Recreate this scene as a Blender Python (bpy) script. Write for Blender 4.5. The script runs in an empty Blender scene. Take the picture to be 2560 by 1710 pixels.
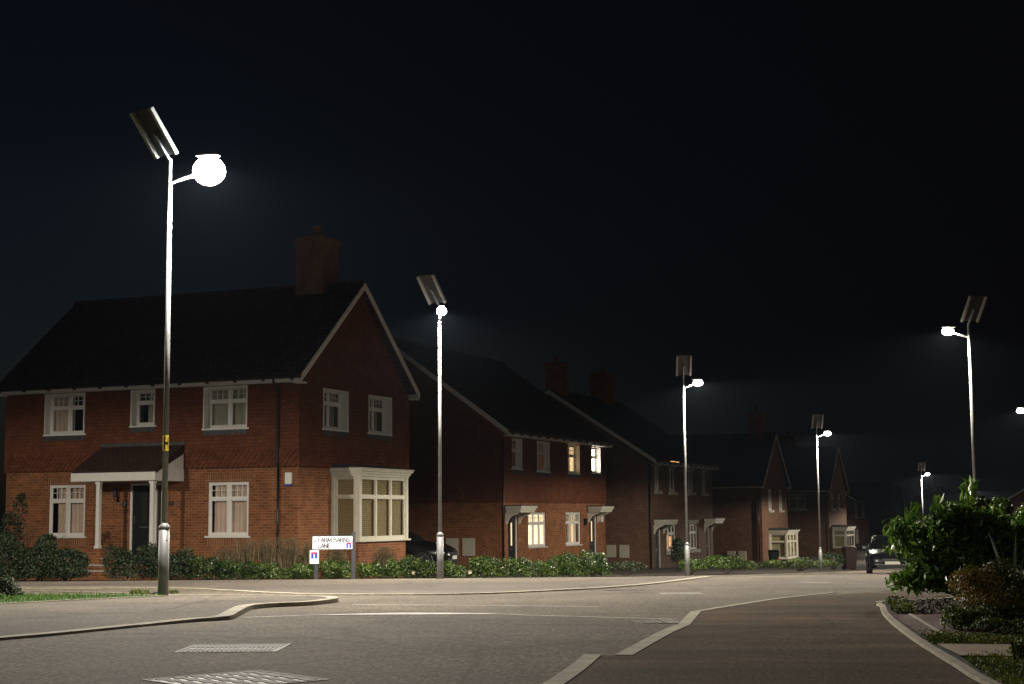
import bpy, bmesh, math, random
from mathutils import Vector, Matrix
PI=math.pi
scn=bpy.context.scene
COL=scn.collection
# ------------------------------------------------------------------ terrain profile
GP=[(-60,.3),(0,0),(6,0),(9.5,-.01),(14,-.085),(18.7,-.186),(24,-.315),(30,-.44),(33,-.55),(41.4,-.88),(50,-1.17),(58,-1.42),(72,-1.75),(98,-2.25),(130,-2.65),(200,-3.1),(3000,-6)]
_n=len(GP); _m=[0]*_n
for i in range(1,_n-1):
    d0=(GP[i][1]-GP[i-1][1])/(GP[i][0]-GP[i-1][0]); d1=(GP[i+1][1]-GP[i][1])/(GP[i+1][0]-GP[i][0])
    _m[i]=0 if d0*d1<=0 else 2*d0*d1/(d0+d1)
def g(y):
    if y<=GP[0][0]: return GP[0][1]
    if y>=GP[-1][0]: return GP[-1][1]
    for i in range(_n-1):
        if y<=GP[i+1][0]:
            h=GP[i+1][0]-GP[i][0]; t=(y-GP[i][0])/h
            return (2*t**3-3*t*t+1)*GP[i][1]+(t**3-2*t*t+t)*h*_m[i]+(-2*t**3+3*t*t)*GP[i+1][1]+(t**3-t*t)*h*_m[i+1]
SA=.381711; CA=.924282          # the street runs along S; W points left of it
S=Vector((SA,CA,0)); W=Vector((-CA,SA,0)); HROT=math.atan2(CA,SA)

# ------------------------------------------------------------------ materials
MATS={}
def newmat(name):
    m=bpy.data.materials.new(name); m.use_nodes=True
    nt=m.node_tree; nt.nodes.clear()
    out=nt.nodes.new('ShaderNodeOutputMaterial')
    return m,nt,out
def N(nt,t,**kw):
    n=nt.nodes.new(t)
    for k,v in kw.items():
        if k.startswith('_'): setattr(n,k[1:],v)
        else: n.inputs[k.replace('__',' ')].default_value=v
    return n
def c4(c): return (c[0],c[1],c[2],1)
def ramp(nt,fac,stops):
    r=nt.nodes.new('ShaderNodeValToRGB'); e=r.color_ramp.elements
    while len(e)<len(stops): e.new(.5)
    for i,(p,c) in enumerate(stops): e[i].position=p; e[i].color=c4(c)
    nt.links.new(fac,r.inputs[0]); return r.outputs[0]
def simple(name,col,rough=.6,metal=0,var=.12,scale=6,bump=0,bscale=60,spec=.5,coord='Object'):
    """one principled surface with slow colour variation and a little bump"""
    m,nt,out=newmat(name); L=nt.links
    b=N(nt,'ShaderNodeBsdfPrincipled',Roughness=rough,Metallic=metal)
    b.inputs['Specular IOR Level'].default_value=spec
    tc=nt.nodes.new('ShaderNodeTexCoord')
    nz=N(nt,'ShaderNodeTexNoise',Scale=scale,Detail=5.); L.new(tc.outputs[coord],nz.inputs['Vector'])
    lo=tuple(max(0,x*(1-var)) for x in col); hi=tuple(x*(1+var) for x in col)
    L.new(ramp(nt,nz.outputs[0],[(.3,lo),(.7,hi)]),b.inputs['Base Color'])
    if bump:
        n2=N(nt,'ShaderNodeTexNoise',Scale=bscale,Detail=3.); L.new(tc.outputs[coord],n2.inputs['Vector'])
        bp=N(nt,'ShaderNodeBump',Strength=bump,Distance=.02); L.new(n2.outputs[0],bp.inputs['Height']); L.new(bp.outputs[0],b.inputs['Normal'])
    L.new(b.outputs[0],out.inputs[0]); return m
def bricks(name,c1,c2,mortar,bw=.225,bh=.075,ms=.012,rot=0,rough=.85,bump=.35,off=.5,mottle=.35):
    m,nt,out=newmat(name); L=nt.links
    uv=nt.nodes.new('ShaderNodeUVMap'); mp=N(nt,'ShaderNodeMapping'); mp.inputs['Rotation'].default_value=(0,0,rot)
    L.new(uv.outputs[0],mp.inputs[0])
    bt=N(nt,'ShaderNodeTexBrick',Color1=c4(c1),Color2=c4(c2),Mortar=c4(mortar),Scale=1.)
    bt.offset=off; bt.inputs['Mortar Size'].default_value=ms; bt.inputs['Brick Width'].default_value=bw; bt.inputs['Row Height'].default_value=bh
    bt.inputs['Mortar Smooth'].default_value=.2
    L.new(mp.outputs[0],bt.inputs[0])
    nz=N(nt,'ShaderNodeTexNoise',Scale=2.2,Detail=6.,Roughness=.65); L.new(mp.outputs[0],nz.inputs['Vector'])
    r=ramp(nt,nz.outputs[0],[(.3,(1-mottle,)*3),(.7,(1+mottle*.5,)*3)])
    mx=N(nt,'ShaderNodeMixRGB',_blend_type='MULTIPLY',Fac=1.); L.new(bt.outputs[0],mx.inputs[1]); L.new(r,mx.inputs[2])
    b=N(nt,'ShaderNodeBsdfPrincipled',Roughness=rough); b.inputs['Specular IOR Level'].default_value=.3
    L.new(mx.outputs[0],b.inputs['Base Color'])
    n2=N(nt,'ShaderNodeTexNoise',Scale=60.,Detail=3.); L.new(mp.outputs[0],n2.inputs['Vector'])
    ad=N(nt,'ShaderNodeMath',_operation='MULTIPLY_ADD'); L.new(bt.outputs[1],ad.inputs[0]); ad.inputs[1].default_value=-1.; L.new(n2.outputs[0],ad.inputs[2])
    bp=N(nt,'ShaderNodeBump',Strength=bump,Distance=.015); L.new(ad.outputs[0],bp.inputs['Height']); L.new(bp.outputs[0],b.inputs['Normal'])
    L.new(b.outputs[0],out.inputs[0]); return m
def emit(name,col,st,pattern=None):
    m,nt,out=newmat(name); L=nt.links
    e=N(nt,'ShaderNodeEmission',Color=c4(col),Strength=st)
    if pattern:      # curtain folds / room behind: brightness changes softly across the cloth
        uv=nt.nodes.new('ShaderNodeUVMap'); w=N(nt,'ShaderNodeTexNoise',Scale=pattern,Detail=2.); L.new(uv.outputs[0],w.inputs['Vector'])
        mr=N(nt,'ShaderNodeMapRange'); mr.inputs[1].default_value=.3; mr.inputs[2].default_value=.7; mr.inputs[3].default_value=st*.6; mr.inputs[4].default_value=st*1.15
        L.new(w.outputs[0],mr.inputs[0]); L.new(mr.outputs[0],e.inputs['Strength'])
    L.new(e.outputs[0],out.inputs[0]); return m
def glassmat(name,ior=1.5,tint=(1,1,1)):
    m,nt,out=newmat(name); L=nt.links
    t=N(nt,'ShaderNodeBsdfTransparent',Color=c4(tint)); gl=N(nt,'ShaderNodeBsdfGlossy',Roughness=.03,Color=(1,1,1,1))
    fr=N(nt,'ShaderNodeFresnel',IOR=ior); mx=nt.nodes.new('ShaderNodeMixShader')
    L.new(fr.outputs[0],mx.inputs[0]); L.new(t.outputs[0],mx.inputs[1]); L.new(gl.outputs[0],mx.inputs[2]); L.new(mx.outputs[0],out.inputs[0]); return m
def leafmat(name,dark,mid,light,rough=.35,trans=.25,light_at=.85):
    """each leaf carries its own random number in its UV, so neighbours differ"""
    m,nt,out=newmat(name); L=nt.links
    uv=nt.nodes.new('ShaderNodeUVMap'); sp=nt.nodes.new('ShaderNodeSeparateXYZ'); L.new(uv.outputs[0],sp.inputs[0])
    col=ramp(nt,sp.outputs[0],[(0,dark),(.55,mid),(light_at,light)])
    b=N(nt,'ShaderNodeBsdfPrincipled',Roughness=rough); b.inputs['Specular IOR Level'].default_value=.5
    L.new(col,b.inputs['Base Color'])
    tr=nt.nodes.new('ShaderNodeBsdfTranslucent'); L.new(col,tr.inputs[0])
    mx=nt.nodes.new('ShaderNodeMixShader'); mx.inputs[0].default_value=trans
    L.new(b.outputs[0],mx.inputs[1]); L.new(tr.outputs[0],mx.inputs[2]); L.new(mx.outputs[0],out.inputs[0]); return m
def asphalt(name,base,speck,warm,amount=.5,streak=0):
    m,nt,out=newmat(name); L=nt.links
    tc=nt.nodes.new('ShaderNodeTexCoord')
    big=N(nt,'ShaderNodeTexNoise',Scale=.45,Detail=5.,Roughness=.6); mp=N(nt,'ShaderNodeMapping'); mp.inputs['Scale'].default_value=(1,1,1)
    L.new(tc.outputs['Object'],mp.inputs[0]); L.new(mp.outputs[0],big.inputs['Vector'])
    c=ramp(nt,big.outputs[0],[(.3,tuple(x*.68 for x in base)),(.52,base),(.72,tuple(x*1.15 for x in warm))])
    fine=N(nt,'ShaderNodeTexNoise',Scale=30.,Detail=3.,Roughness=.8); L.new(tc.outputs['Object'],fine.inputs['Vector'])
    f=ramp(nt,fine.outputs[0],[(.36,(.2,.2,.2)),(.5,(.85,.85,.85)),(.68,tuple(x*1.6 for x in speck))])
    mx=N(nt,'ShaderNodeMixRGB',_blend_type='MULTIPLY',Fac=amount); L.new(c,mx.inputs[1]); L.new(f,mx.inputs[2])
    col=mx.outputs[0]
    vo=N(nt,'ShaderNodeTexVoronoi',Scale=.33,_feature='DISTANCE_TO_EDGE'); wob=N(nt,'ShaderNodeTexNoise',Scale=1.6,Detail=6.); L.new(tc.outputs['Object'],wob.inputs['Vector'])
    wm=N(nt,'ShaderNodeMixRGB',_blend_type='ADD',Fac=.35); L.new(tc.outputs['Object'],wm.inputs[1]); L.new(wob.outputs[1],wm.inputs[2]); L.new(wm.outputs[0],vo.inputs['Vector'])
    cr=ramp(nt,vo.outputs[0],[(.0,(.62,.60,.58)),(.006,(.8,.79,.78)),(.012,(1,1,1))])
    mid=N(nt,'ShaderNodeTexNoise',Scale=1.9,Detail=5.,Roughness=.7); L.new(tc.outputs['Object'],mid.inputs['Vector'])
    mr_=ramp(nt,mid.outputs[0],[(.32,(.80,.80,.80)),(.5,(1,1,1)),(.7,(1.16,1.14,1.10))])
    for src in (cr,mr_):
        q=N(nt,'ShaderNodeMixRGB',_blend_type='MULTIPLY',Fac=1.); L.new(col,q.inputs[1]); L.new(src,q.inputs[2]); col=q.outputs[0]
    if streak:
        m2=N(nt,'ShaderNodeMapping'); m2.inputs['Rotation'].default_value=(0,0,.35); m2.inputs['Scale'].default_value=(.35,1.5,1)
        L.new(tc.outputs['Object'],m2.inputs[0]); s=N(nt,'ShaderNodeTexNoise',Scale=1.3,Detail=4.); L.new(m2.outputs[0],s.inputs['Vector'])
        sr=ramp(nt,s.outputs[0],[(.35,(1-streak,)*3),(.65,(1.1,)*3)])
        m3=N(nt,'ShaderNodeMixRGB',_blend_type='MULTIPLY',Fac=1.); L.new(col,m3.inputs[1]); L.new(sr,m3.inputs[2]); col=m3.outputs[0]
    b=N(nt,'ShaderNodeBsdfPrincipled',Roughness=.85); b.inputs['Specular IOR Level'].default_value=.08 if streak else .2
    L.new(col,b.inputs['Base Color'])
    bp=N(nt,'ShaderNodeBump',Strength=.8,Distance=.02); L.new(fine.outputs[0],bp.inputs['Height']); L.new(bp.outputs[0],b.inputs['Normal'])
    L.new(b.outputs[0],out.inputs[0]); return m

M=MATS
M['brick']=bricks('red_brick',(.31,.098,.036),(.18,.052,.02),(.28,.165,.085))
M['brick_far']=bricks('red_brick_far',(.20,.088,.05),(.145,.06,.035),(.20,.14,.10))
M['soldier']=bricks('soldier_brick',(.26,.09,.032),(.19,.06,.024),(.33,.21,.13),rot=PI/2,off=0)
M['tile']=bricks('hung_clay_tile',(.165,.052,.022),(.125,.038,.016),(.07,.02,.009),bw=.165,bh=.1,ms=.006,bump=.5,mottle=.25)
M['tile2']=bricks('club_clay_tile',(.175,.052,.022),(.11,.032,.014),(.07,.02,.009),bw=.165,bh=.1,ms=.004,bump=.3)
M['roof']=bricks('brown_roof_tile',(.12,.062,.066),(.08,.042,.048),(.02,.013,.014),bw=.17,bh=.22,ms=.016,bump=.9,mottle=.5)
M['porch_tile']=bricks('porch_roof_tile',(.075,.032,.022),(.055,.024,.018),(.015,.008,.006),bw=.17,bh=.12,ms=.012,bump=.9,mottle=.3)
M['white']=simple('white_upvc',(.76,.73,.68),.4,var=.05)
M['cream']=simple('cream_paint',(.62,.59,.48),.45,var=.06)
M['black']=simple('black_plastic',(.012,.013,.014),.35)
M['lead']=simple('lead_grey',(.045,.047,.05),.55,var=.25,bump=.2)
M['door']=simple('black_door_paint',(.012,.014,.016),.28,var=.1)
M['chrome']=simple('brushed_chrome',(.6,.6,.6),.25,1)
M['stone']=simple('pale_stone',(.42,.38,.31),.8,var=.15,bump=.2)
M['glass']=glassmat('window_glass')
M['curtain']=simple('curtain_cloth',(.58,.45,.35),.9,var=.15,scale=2)
M['curtain_g']=simple('green_blind_cloth',(.36,.36,.27),.9,var=.15,scale=2)
M['blind']=simple('cream_blind',(.42,.38,.22),.6,var=.1)
m_=simple('cream_blind_lit',(.22,.19,.10),.6,var=.1); _b=[n for n in m_.node_tree.nodes if n.type=='BSDF_PRINCIPLED'][0]; _b.inputs['Emission Color'].default_value=(1,.62,.25,1); _b.inputs['Emission Strength'].default_value=.04; M['blindlit']=m_
M['meter']=simple('meter_box_cream',(.52,.48,.38),.55,var=.06)
M['galv']=simple('galvanised_steel',(.17,.17,.17),.5,.2,var=.18,scale=9,bump=.08)
M['panelback']=simple('solar_panel_back',(.022,.021,.02),.6,var=.1)
M['cells']=simple('solar_cells',(.01,.012,.03),.15)
M['alu']=simple('aluminium_rail',(.26,.25,.21),.5,.1)
M['yellow']=simple('hazard_yellow',(.75,.52,.02),.5,var=.1)
M['ink']=simple('black_ink',(.01,.01,.01),.5)
M['signwhite']=simple('sign_white',(.88,.90,.99),.4,var=.02)
M['signgrey']=simple('sign_lettering_grey',(.07,.07,.09),.5)
M['signblue']=simple('sign_blue',(.01,.05,.55),.4)
M['signred']=simple('sign_red',(.65,.03,.04),.4)
M['postgrey']=simple('dark_post_plastic',(.045,.042,.055),.5,var=.15)
M['plaque']=simple('green_plaque',(.02,.05,.045),.4)
M['soil']=simple('dark_soil',(.035,.026,.018),.95,var=.4,scale=3,bump=.8,bscale=30)
M['grassbase']=simple('grass_base',(.03,.055,.012),.9,var=.4,scale=4,bump=.5,bscale=40)
M['road']=asphalt('road_asphalt',(.135,.114,.092),(1.9,1.8,1.6),(.160,.132,.102),.75)
M['foot']=asphalt('footway_asphalt',(.125,.108,.09),(1.5,1.45,1.4),(.145,.12,.098),.55)
M['foot_r']=asphalt('footway_asphalt_brown',(.105,.070,.044),(1.7,1.6,1.5),(.14,.082,.05),.6,streak=.45)
M['kerb']=simple('kerb_concrete',(.34,.30,.235),.85,var=.22,scale=7,bump=.3)
M['kerb_pale']=simple('flush_kerb_concrete',(.38,.34,.26),.85,var=.25,scale=6,bump=.3)
M['seam']=simple('seam_bitumen_pale',(.55,.52,.46),.7,var=.4,scale=5)
M['paint']=simple('road_paint',(.6,.58,.52),.7,var=.2,scale=12)
M['paver']=bricks('block_paving',(.16,.085,.075),(.12,.07,.062),(.05,.035,.028),bw=.2,bh=.1,ms=.008,bump=.5)
M['slab']=simple('concrete_slab',(.33,.25,.18),.85,var=.15,scale=5,bump=.2)
M['iron']=simple('cast_iron',(.42,.40,.36),.75,0,var=.35,scale=20,bump=.4,bscale=80)
M['irondark']=simple('cast_iron_dark',(.05,.042,.035),.6,.3,var=.3)
M['carpaint']=simple('dark_grey_car_paint',(.014,.015,.017),.25,.4,var=.05)
M['carblack']=simple('black_car_paint',(.006,.006,.007),.2,.2)
M['carglass']=simple('car_glass',(.006,.007,.008),.05)
M['tyre']=simple('tyre_rubber',(.01,.01,.01),.8)
M['rim']=simple('alloy_rim',(.35,.35,.36),.3,.8)
M['headlight']=simple('headlight_lens',(.9,.9,.92),.08,.9,var=.02)
M['plate']=simple('number_plate',(.55,.56,.48),.5)
M['bin_red']=simple('maroon_bin_plastic',(.011,.0018,.0024),.5)
M['bin_green']=simple('dark_green_bin_plastic',(.005,.009,.007),.5)
M['reflector']=emit('red_reflector_glow',(1,.10,.03),.55)  # light returned by the bin reflector, put in as emission
M['bark']=simple('bark',(.05,.035,.022),.9,var=.3,bump=.4)
M['warm']=emit('lit_curtain_warm',(1.,.70,.36),1.3,5)
M['warmdim']=emit('lit_room_dim',(1.,.60,.26),.45,4)
M['warm2']=emit('lit_curtain_bright',(1.,.80,.50),2.1,6)
M['warmslot']=emit('lit_slot',(1.,.70,.36),1.3)
M['hot']=emit('lit_room_white',(1.,.90,.74),16.,2)
M['orange']=emit('lit_room_orange',(1.,.50,.18),1.5,7)
M['pink']=emit('pink_reflection_glow',(1.,.62,.5),.5,5)
M['glow']=emit('luminaire_glow',(1.,.97,.92),12)
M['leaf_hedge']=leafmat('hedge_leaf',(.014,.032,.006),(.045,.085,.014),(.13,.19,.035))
M['leaf_hedge_shaded']=leafmat('hedge_leaf_shaded',(.010,.024,.006),(.028,.055,.012),(.08,.12,.03))
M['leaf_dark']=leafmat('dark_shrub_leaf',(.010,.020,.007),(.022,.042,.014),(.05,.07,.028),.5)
M['leaf_laurel']=leafmat('laurel_leaf',(.016,.042,.007),(.06,.135,.014),(.17,.29,.04),.3,.25)
M['leaf_back']=leafmat('back_shrub_leaf',(.014,.03,.006),(.05,.085,.014),(.14,.18,.025),.45)
M['leaf_orange']=leafmat('amber_shrub_leaf',(.03,.042,.008),(.10,.105,.018),(.36,.22,.06),.4,.25)
M['leaf_grass']=leafmat('lawn_blade',(.04,.10,.01),(.09,.22,.02),(.18,.34,.05),.5)
M['leaf_dry']=leafmat('dry_grass_blade',(.04,.032,.014),(.095,.07,.032),(.2,.15,.075),.8)
M['leaf_strap']=leafmat('strappy_leaf',(.02,.03,.012),(.06,.075,.045),(.16,.19,.15),.35)
M['moss']=leafmat('ground_cover_leaf',(.03,.05,.006),(.09,.12,.012),(.17,.19,.025),.6)
M['pebble']=leafmat('bark_chip',(.03,.022,.016),(.07,.052,.04),(.14,.11,.09),.7,0)
M['petal']=simple('pale_petal',(.35,.31,.22),.6)

# ------------------------------------------------------------------ mesh collector
class MB:
    def __init__(s,off=(0,0,0)): s.v=[]; s.f=[]; s.uv=[]; s.o=Vector(off); s.smooth=[]
    def face(s,pts,uv=None,smooth=False):
        b=len(s.v); s.v+= [tuple(p) for p in pts]; s.f.append(list(range(b,b+len(pts)))); s.uv.append(uv); s.smooth.append(smooth)
    def mesh(s,verts,faces,smooth=False):
        b=len(s.v); s.v+=[tuple(p) for p in verts]
        for f in faces: s.f.append([b+i for i in f]); s.uv.append(None); s.smooth.append(smooth)
    def hexa(s,p):   # p: 8 points, bottom 4 (ccw) then top 4
        s.mesh(p,[(3,2,1,0),(4,5,6,7),(0,1,5,4),(1,2,6,5),(2,3,7,6),(3,0,4,7)])
    def box(s,x0,x1,y0,y1,z0,z1):
        if x0>x1:x0,x1=x1,x0
        if y0>y1:y0,y1=y1,y0
        if z0>z1:z0,z1=z1,z0
        s.hexa([(x0,y0,z0),(x1,y0,z0),(x1,y1,z0),(x0,y1,z0),(x0,y0,z1),(x1,y0,z1),(x1,y1,z1),(x0,y1,z1)])
    def mbox(s,F,a0,a1,d0,d1,z0,z1):   # box in a face frame F(a,d,z)
        a=F(a0,d0,z0); b=F(a1,d1,z1); s.box(a[0],b[0],a[1],b[1],a[2],b[2])
    def bar(s,p,q,w,h,up=(0,0,1)):
        p=Vector(p); q=Vector(q); t=(q-p).normalized(); u=Vector(up); r=t.cross(u)
        if r.length<1e-4: r=t.cross(Vector((1,0,0)))
        r.normalize(); u=r.cross(t); r*=w/2; u*=h/2
        s.hexa([p-r-u,p+r-u,q+r-u,q-r-u,p-r+u,p+r+u,q+r+u,q-r+u])
    def lathe(s,prof,c=(0,0,0),seg=16,smooth=True,caps=True):
        n=len(prof); V=[]
        for r,z in prof:
            for k in range(seg):
                a=2*PI*k/seg; V.append((c[0]+r*math.cos(a),c[1]+r*math.sin(a),c[2]+z))
        F=[(i*seg+k,i*seg+(k+1)%seg,(i+1)*seg+(k+1)%seg,(i+1)*seg+k) for i in range(n-1) for k in range(seg)]
        if caps: F+= [tuple(range(seg))[::-1],tuple((n-1)*seg+k for k in range(seg))]
        s.mesh(V,F,smooth)
    def tube(s,pts,rads,seg=8,smooth=True):
        pts=[Vector(p) for p in pts]; V=[];n=len(pts)
        for i,p in enumerate(pts):
            t=(pts[min(i+1,n-1)]-pts[max(i-1,0)]).normalized()
            a=t.cross(Vector((0,0,1)));
            if a.length<1e-3: a=Vector((1,0,0))
            a.normalize(); b=t.cross(a); r=rads[i] if isinstance(rads,(list,tuple)) else rads
            for k in range(seg):
                w=2*PI*k/seg; V.append(p+a*r*math.cos(w)+b*r*math.sin(w))
        F=[(i*seg+k,i*seg+(k+1)%seg,(i+1)*seg+(k+1)%seg,(i+1)*seg+k) for i in range(n-1) for k in range(seg)]
        F+=[tuple(range(seg))[::-1],tuple((n-1)*seg+k for k in range(seg))]
        s.mesh(V,F,smooth)
    def prism(s,poly,fn0,fn1):  # poly list of (a,b); fn maps (a,b)->3d for each end
        n=len(poly); V=[fn0(*p) for p in poly]+[fn1(*p) for p in poly]
        s.mesh(V,[tuple(range(n))[::-1],tuple(range(n,2*n))]+[(i,(i+1)%n,n+(i+1)%n,n+i) for i in range(n)])
    def build(s,name,mat,parent=None,bevel=0,loc=None):
        me=bpy.data.meshes.new(name)
        o=s.o; V=[(x-o.x,y-o.y,z-o.z) for x,y,z in s.v]
        me.from_pydata(V,[],s.f); me.update()
        ul=me.uv_layers.new(name='UVMap').data
        Z=Vector((0,0,1))
        for p,uv in zip(me.polygons,s.uv):
            if uv is not None:
                for li,u in zip(p.loop_indices,uv): ul[li].uv=u
                continue
            n=p.normal
            if abs(n.z)>.995: h=Vector((1,0,0)); k=Vector((0,1,0))
            else: h=Z.cross(n).normalized(); k=n.cross(h)
            for li in p.loop_indices:
                q=Vector(s.v[me.loops[li].vertex_index]); ul[li].uv=(q.dot(h),q.dot(k))
        for p,sm in zip(me.polygons,s.smooth): p.use_smooth=sm
        me.materials.append(mat if not isinstance(mat,str) else M[mat])
        ob=bpy.data.objects.new(name,me); COL.objects.link(ob)
        if parent: ob.parent=parent
        if loc: ob.location=loc
        if bevel:
            b=ob.modifiers.new('bevel','BEVEL'); b.width=bevel; b.segments=2; b.limit_method='ANGLE'
        return ob
def empty(name,loc,rz=0,parent=None):
    o=bpy.data.objects.new(name,None); COL.objects.link(o); o.location=loc; o.rotation_euler=(0,0,rz); o.empty_display_size=.3
    if parent:o.parent=parent
    return o
def tag(o,label=None,cat=None,group=None,kind=None):
    if label:o['label']=label
    if cat:o['category']=cat
    if group:o['group']=group
    if kind:o['kind']=kind
    return o
def copy_tree(o,parent=None):
    c=o.copy(); COL.objects.link(c)
    if parent: c.parent=parent
    for ch in list(o.children): copy_tree(ch,c)
    return c

# ------------------------------------------------------------------ the setting: ground sheets that follow the fall of the land
def levels(y0,y1):
    L=[];y=math.floor(y0)
    while y<y1:
        L.append(y); y+= .8 if -2<y<62 else (4 if y<220 else 120) if y>0 else 8
    return L
def sheet(name,pts,dz,mat,kind='structure',flat=None):
    bm=bmesh.new(); vs=[bm.verts.new((p[0],p[1],0)) for p in pts]; bm.faces.new(vs)
    bmesh.ops.triangulate(bm,faces=bm.faces[:])
    if flat is None:
        for y in levels(min(p[1] for p in pts),max(p[1] for p in pts)):
            bmesh.ops.bisect_plane(bm,geom=bm.verts[:]+bm.edges[:]+bm.faces[:],plane_co=(0,y,0),plane_no=(0,1,0))
    for v in bm.verts: v.co.z=(g(v.co.y)+(dz(v.co.y) if callable(dz) else dz)) if flat is None else flat
    bmesh.ops.recalc_face_normals(bm,faces=bm.faces[:])
    me=bpy.data.meshes.new(name)
    if bm.faces and sum(f.normal.z for f in bm.faces)<0: bmesh.ops.reverse_faces(bm,faces=bm.faces[:])
    uvl=bm.loops.layers.uv.new('UVMap')
    for f in bm.faces:
        for l in f.loops: l[uvl].uv=(l.vert.co.x,l.vert.co.y)
        f.smooth=True
    bm.to_mesh(me); bm.free(); me.materials.append(M[mat])
    o=bpy.data.objects.new(name,me); COL.objects.link(o); o['kind']=kind
    return o
def smoothpath(P,step=.3):
    P=[Vector((p[0],p[1],0)) for p in P]; out=[]
    for i in range(len(P)-1):
        p0=P[max(i-1,0)];p1=P[i];p2=P[i+1];p3=P[min(i+2,len(P)-1)]
        n=max(1,int((p2-p1).length/step))
        for k in range(n):
            t=k/n
            out.append(.5*((2*p1)+(p2-p0)*t+(2*p0-5*p1+4*p2-p3)*t*t+(3*p1-p0-3*p2+p3)*t**3))
    out.append(P[-1]); return out
def ribbon(name,P,w,top,bot,mat,side=0,stone=.9,gap=.008,smooth=True,rnd=.0):
    """kerb stones laid end to end along a path; side shifts the stones off the line"""
    pts=smoothpath(P,.15) if smooth else [Vector((p[0],p[1],0)) for p in P]
    mb=MB(); acc=0; cur=[pts[0]]; rng=random.Random(3)
    def emit_(cur):
        if len(cur)<2: return
        jt=rng.uniform(-rnd,rnd)
        n=len(cur); A=[];B=[]
        for i,p in enumerate(cur):
            t=(cur[min(i+1,n-1)]-cur[max(i-1,0)]).normalized(); r=Vector((t.y,-t.x,0))
            A.append(p+r*(side-w/2)); B.append(p+r*(side+w/2))
        for i in range(n-1):
            q=[A[i],B[i],B[i+1],A[i+1]]
            e=[]
            if i==0: q[0]=A[0]+(A[1]-A[0]).normalized()*gap; q[1]=B[0]+(B[1]-B[0]).normalized()*gap
            mb.hexa([Vector((p.x,p.y,g(p.y)+bot)) for p in q]+[Vector((p.x,p.y,g(p.y)+(top(p.y) if callable(top) else top)+jt)) for p in q])
    for i in range(1,len(pts)):
        acc+=(pts[i]-pts[i-1]).length; cur.append(pts[i])
        if acc>=stone: emit_(cur); cur=[pts[i]]; acc=0
    emit_(cur)
    o=mb.build(name,mat); o['kind']='structure'; return o

sheet('ground',[(-160,-60),(260,-60),(420,2800),(-420,2800)],-.035,'grassbase')
sheet('road',[(-60,-12),(24,-12),(24,16),(9,26),(11.2,38),(20.5,58),(46,118),(90,222),(80,226),(35,118),(13,57.5),(6,42),(2.7,28.2),(-60,29)],0,'road')
def isl(y):
    t=min(1,max(0,(y-11.5)/2.5)); return .014+.026*t*t*(3-2*t)
# left island: footway, grass verge and kerb
LK=[(-13,-6),(-7.6,1.5),(-5.0,6.4),(-3.95,9.0),(-3.40,10.33),(-3.158,10.86),(-2.752,12.13),(-2.544,12.64),(-2.36,12.95),(-2.42,13.78),(-2.527,15.1),(-2.36,15.68),(-2.12,15.95),(-1.97,16.6),(-1.93,17.1),(-2.05,17.7),(-2.3,18.05),(-3.2,18.65),(-4.2,19.0),(-5.6,19.55),(-9,20.5),(-16,22),(-45,25)]
lk=[(p.x,p.y) for p in smoothpath(LK,.25)]
sheet('footway_island',lk+[(-45,-6)],isl,'foot')
ribbon('kerb_island',LK[:-1],.125,lambda y:isl(y)+.004,-.06,'kerb',side=-.06,rnd=.002)
sheet('grass_verge',[(-4.12,18.50),(-4.75,17.1),(-5.25,15.93),(-6.2,13.6),(-8.0,9.5),(-16,7),(-16,20.7),(-8.6,19.9),(-6.4,19.45),(-5.2,19.2),(-4.25,18.85)],lambda y:isl(y)+.006,'grassbase')
sheet('garden_path',[(-12.6,34.6),(-9.35,33.95),(-9.0,35.2),(-9.55,37.5),(-10.6,37.6),(-9.9,35.3)],.045,'slab')
ribbon('verge_edging',[(-4.13,18.48),(-4.75,17.1),(-5.25,15.93),(-6.2,13.6),(-8.0,9.5),(-9.5,6)],.05,lambda y:isl(y)+.010,.0,'kerb',stone=.9)
# pale edging of the side road, seen as a thin line behind the verge
ribbon('side_road_edging',[(-4.75,20.75),(-5.5,21.6),(-6.3,22.45),(-7.9,23.75),(-14,26.2),(-30,30.5)],.07,.012,-.03,'kerb_pale')
# far footway with its kerb, in front of the hedge
FK=[(-34,33),(-14,28.0),(-8.9,25.9),(-6.6,25.0),(-5.2,24.1),(-4.27,22.7),(-3.2,20.7),(-2.5,19.8),(-1.43,19.5),(-.43,19.7),(.35,20.7),(1.23,22.25),(2.6,26.0),(4.0,31),(6.0,41),(9.2,50),(13.2,58),(20,75),(31,102),(40,124),(58,168)]
fk=[(p.x,p.y) for p in smoothpath(FK,.5)]
sheet('footway_far',fk+[(50,175),(-40,175),(-60,60)],.013,'foot')
ribbon('kerb_far',FK,.17,.018,-.06,'kerb_pale',side=-.06,rnd=.002)
sheet('side_road_channel',[(-14,27.85),(-8.9,25.75),(-6.6,24.85),(-6.5,24.6),(-8.8,25.4),(-14,27.4)],.004,'kerb_pale')
# gardens behind the hedge line
sheet('garden_ground',[(-40,40),(-16,37.4),(-9.6,35.4),(-8.95,35.1),(-3.2,33.6),(-1.6,34.3),(2.3,39.4),(7.2,50),(14,62),(30,100),(50,150),(40,170),(-60,170)],.03,'soil')
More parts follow.
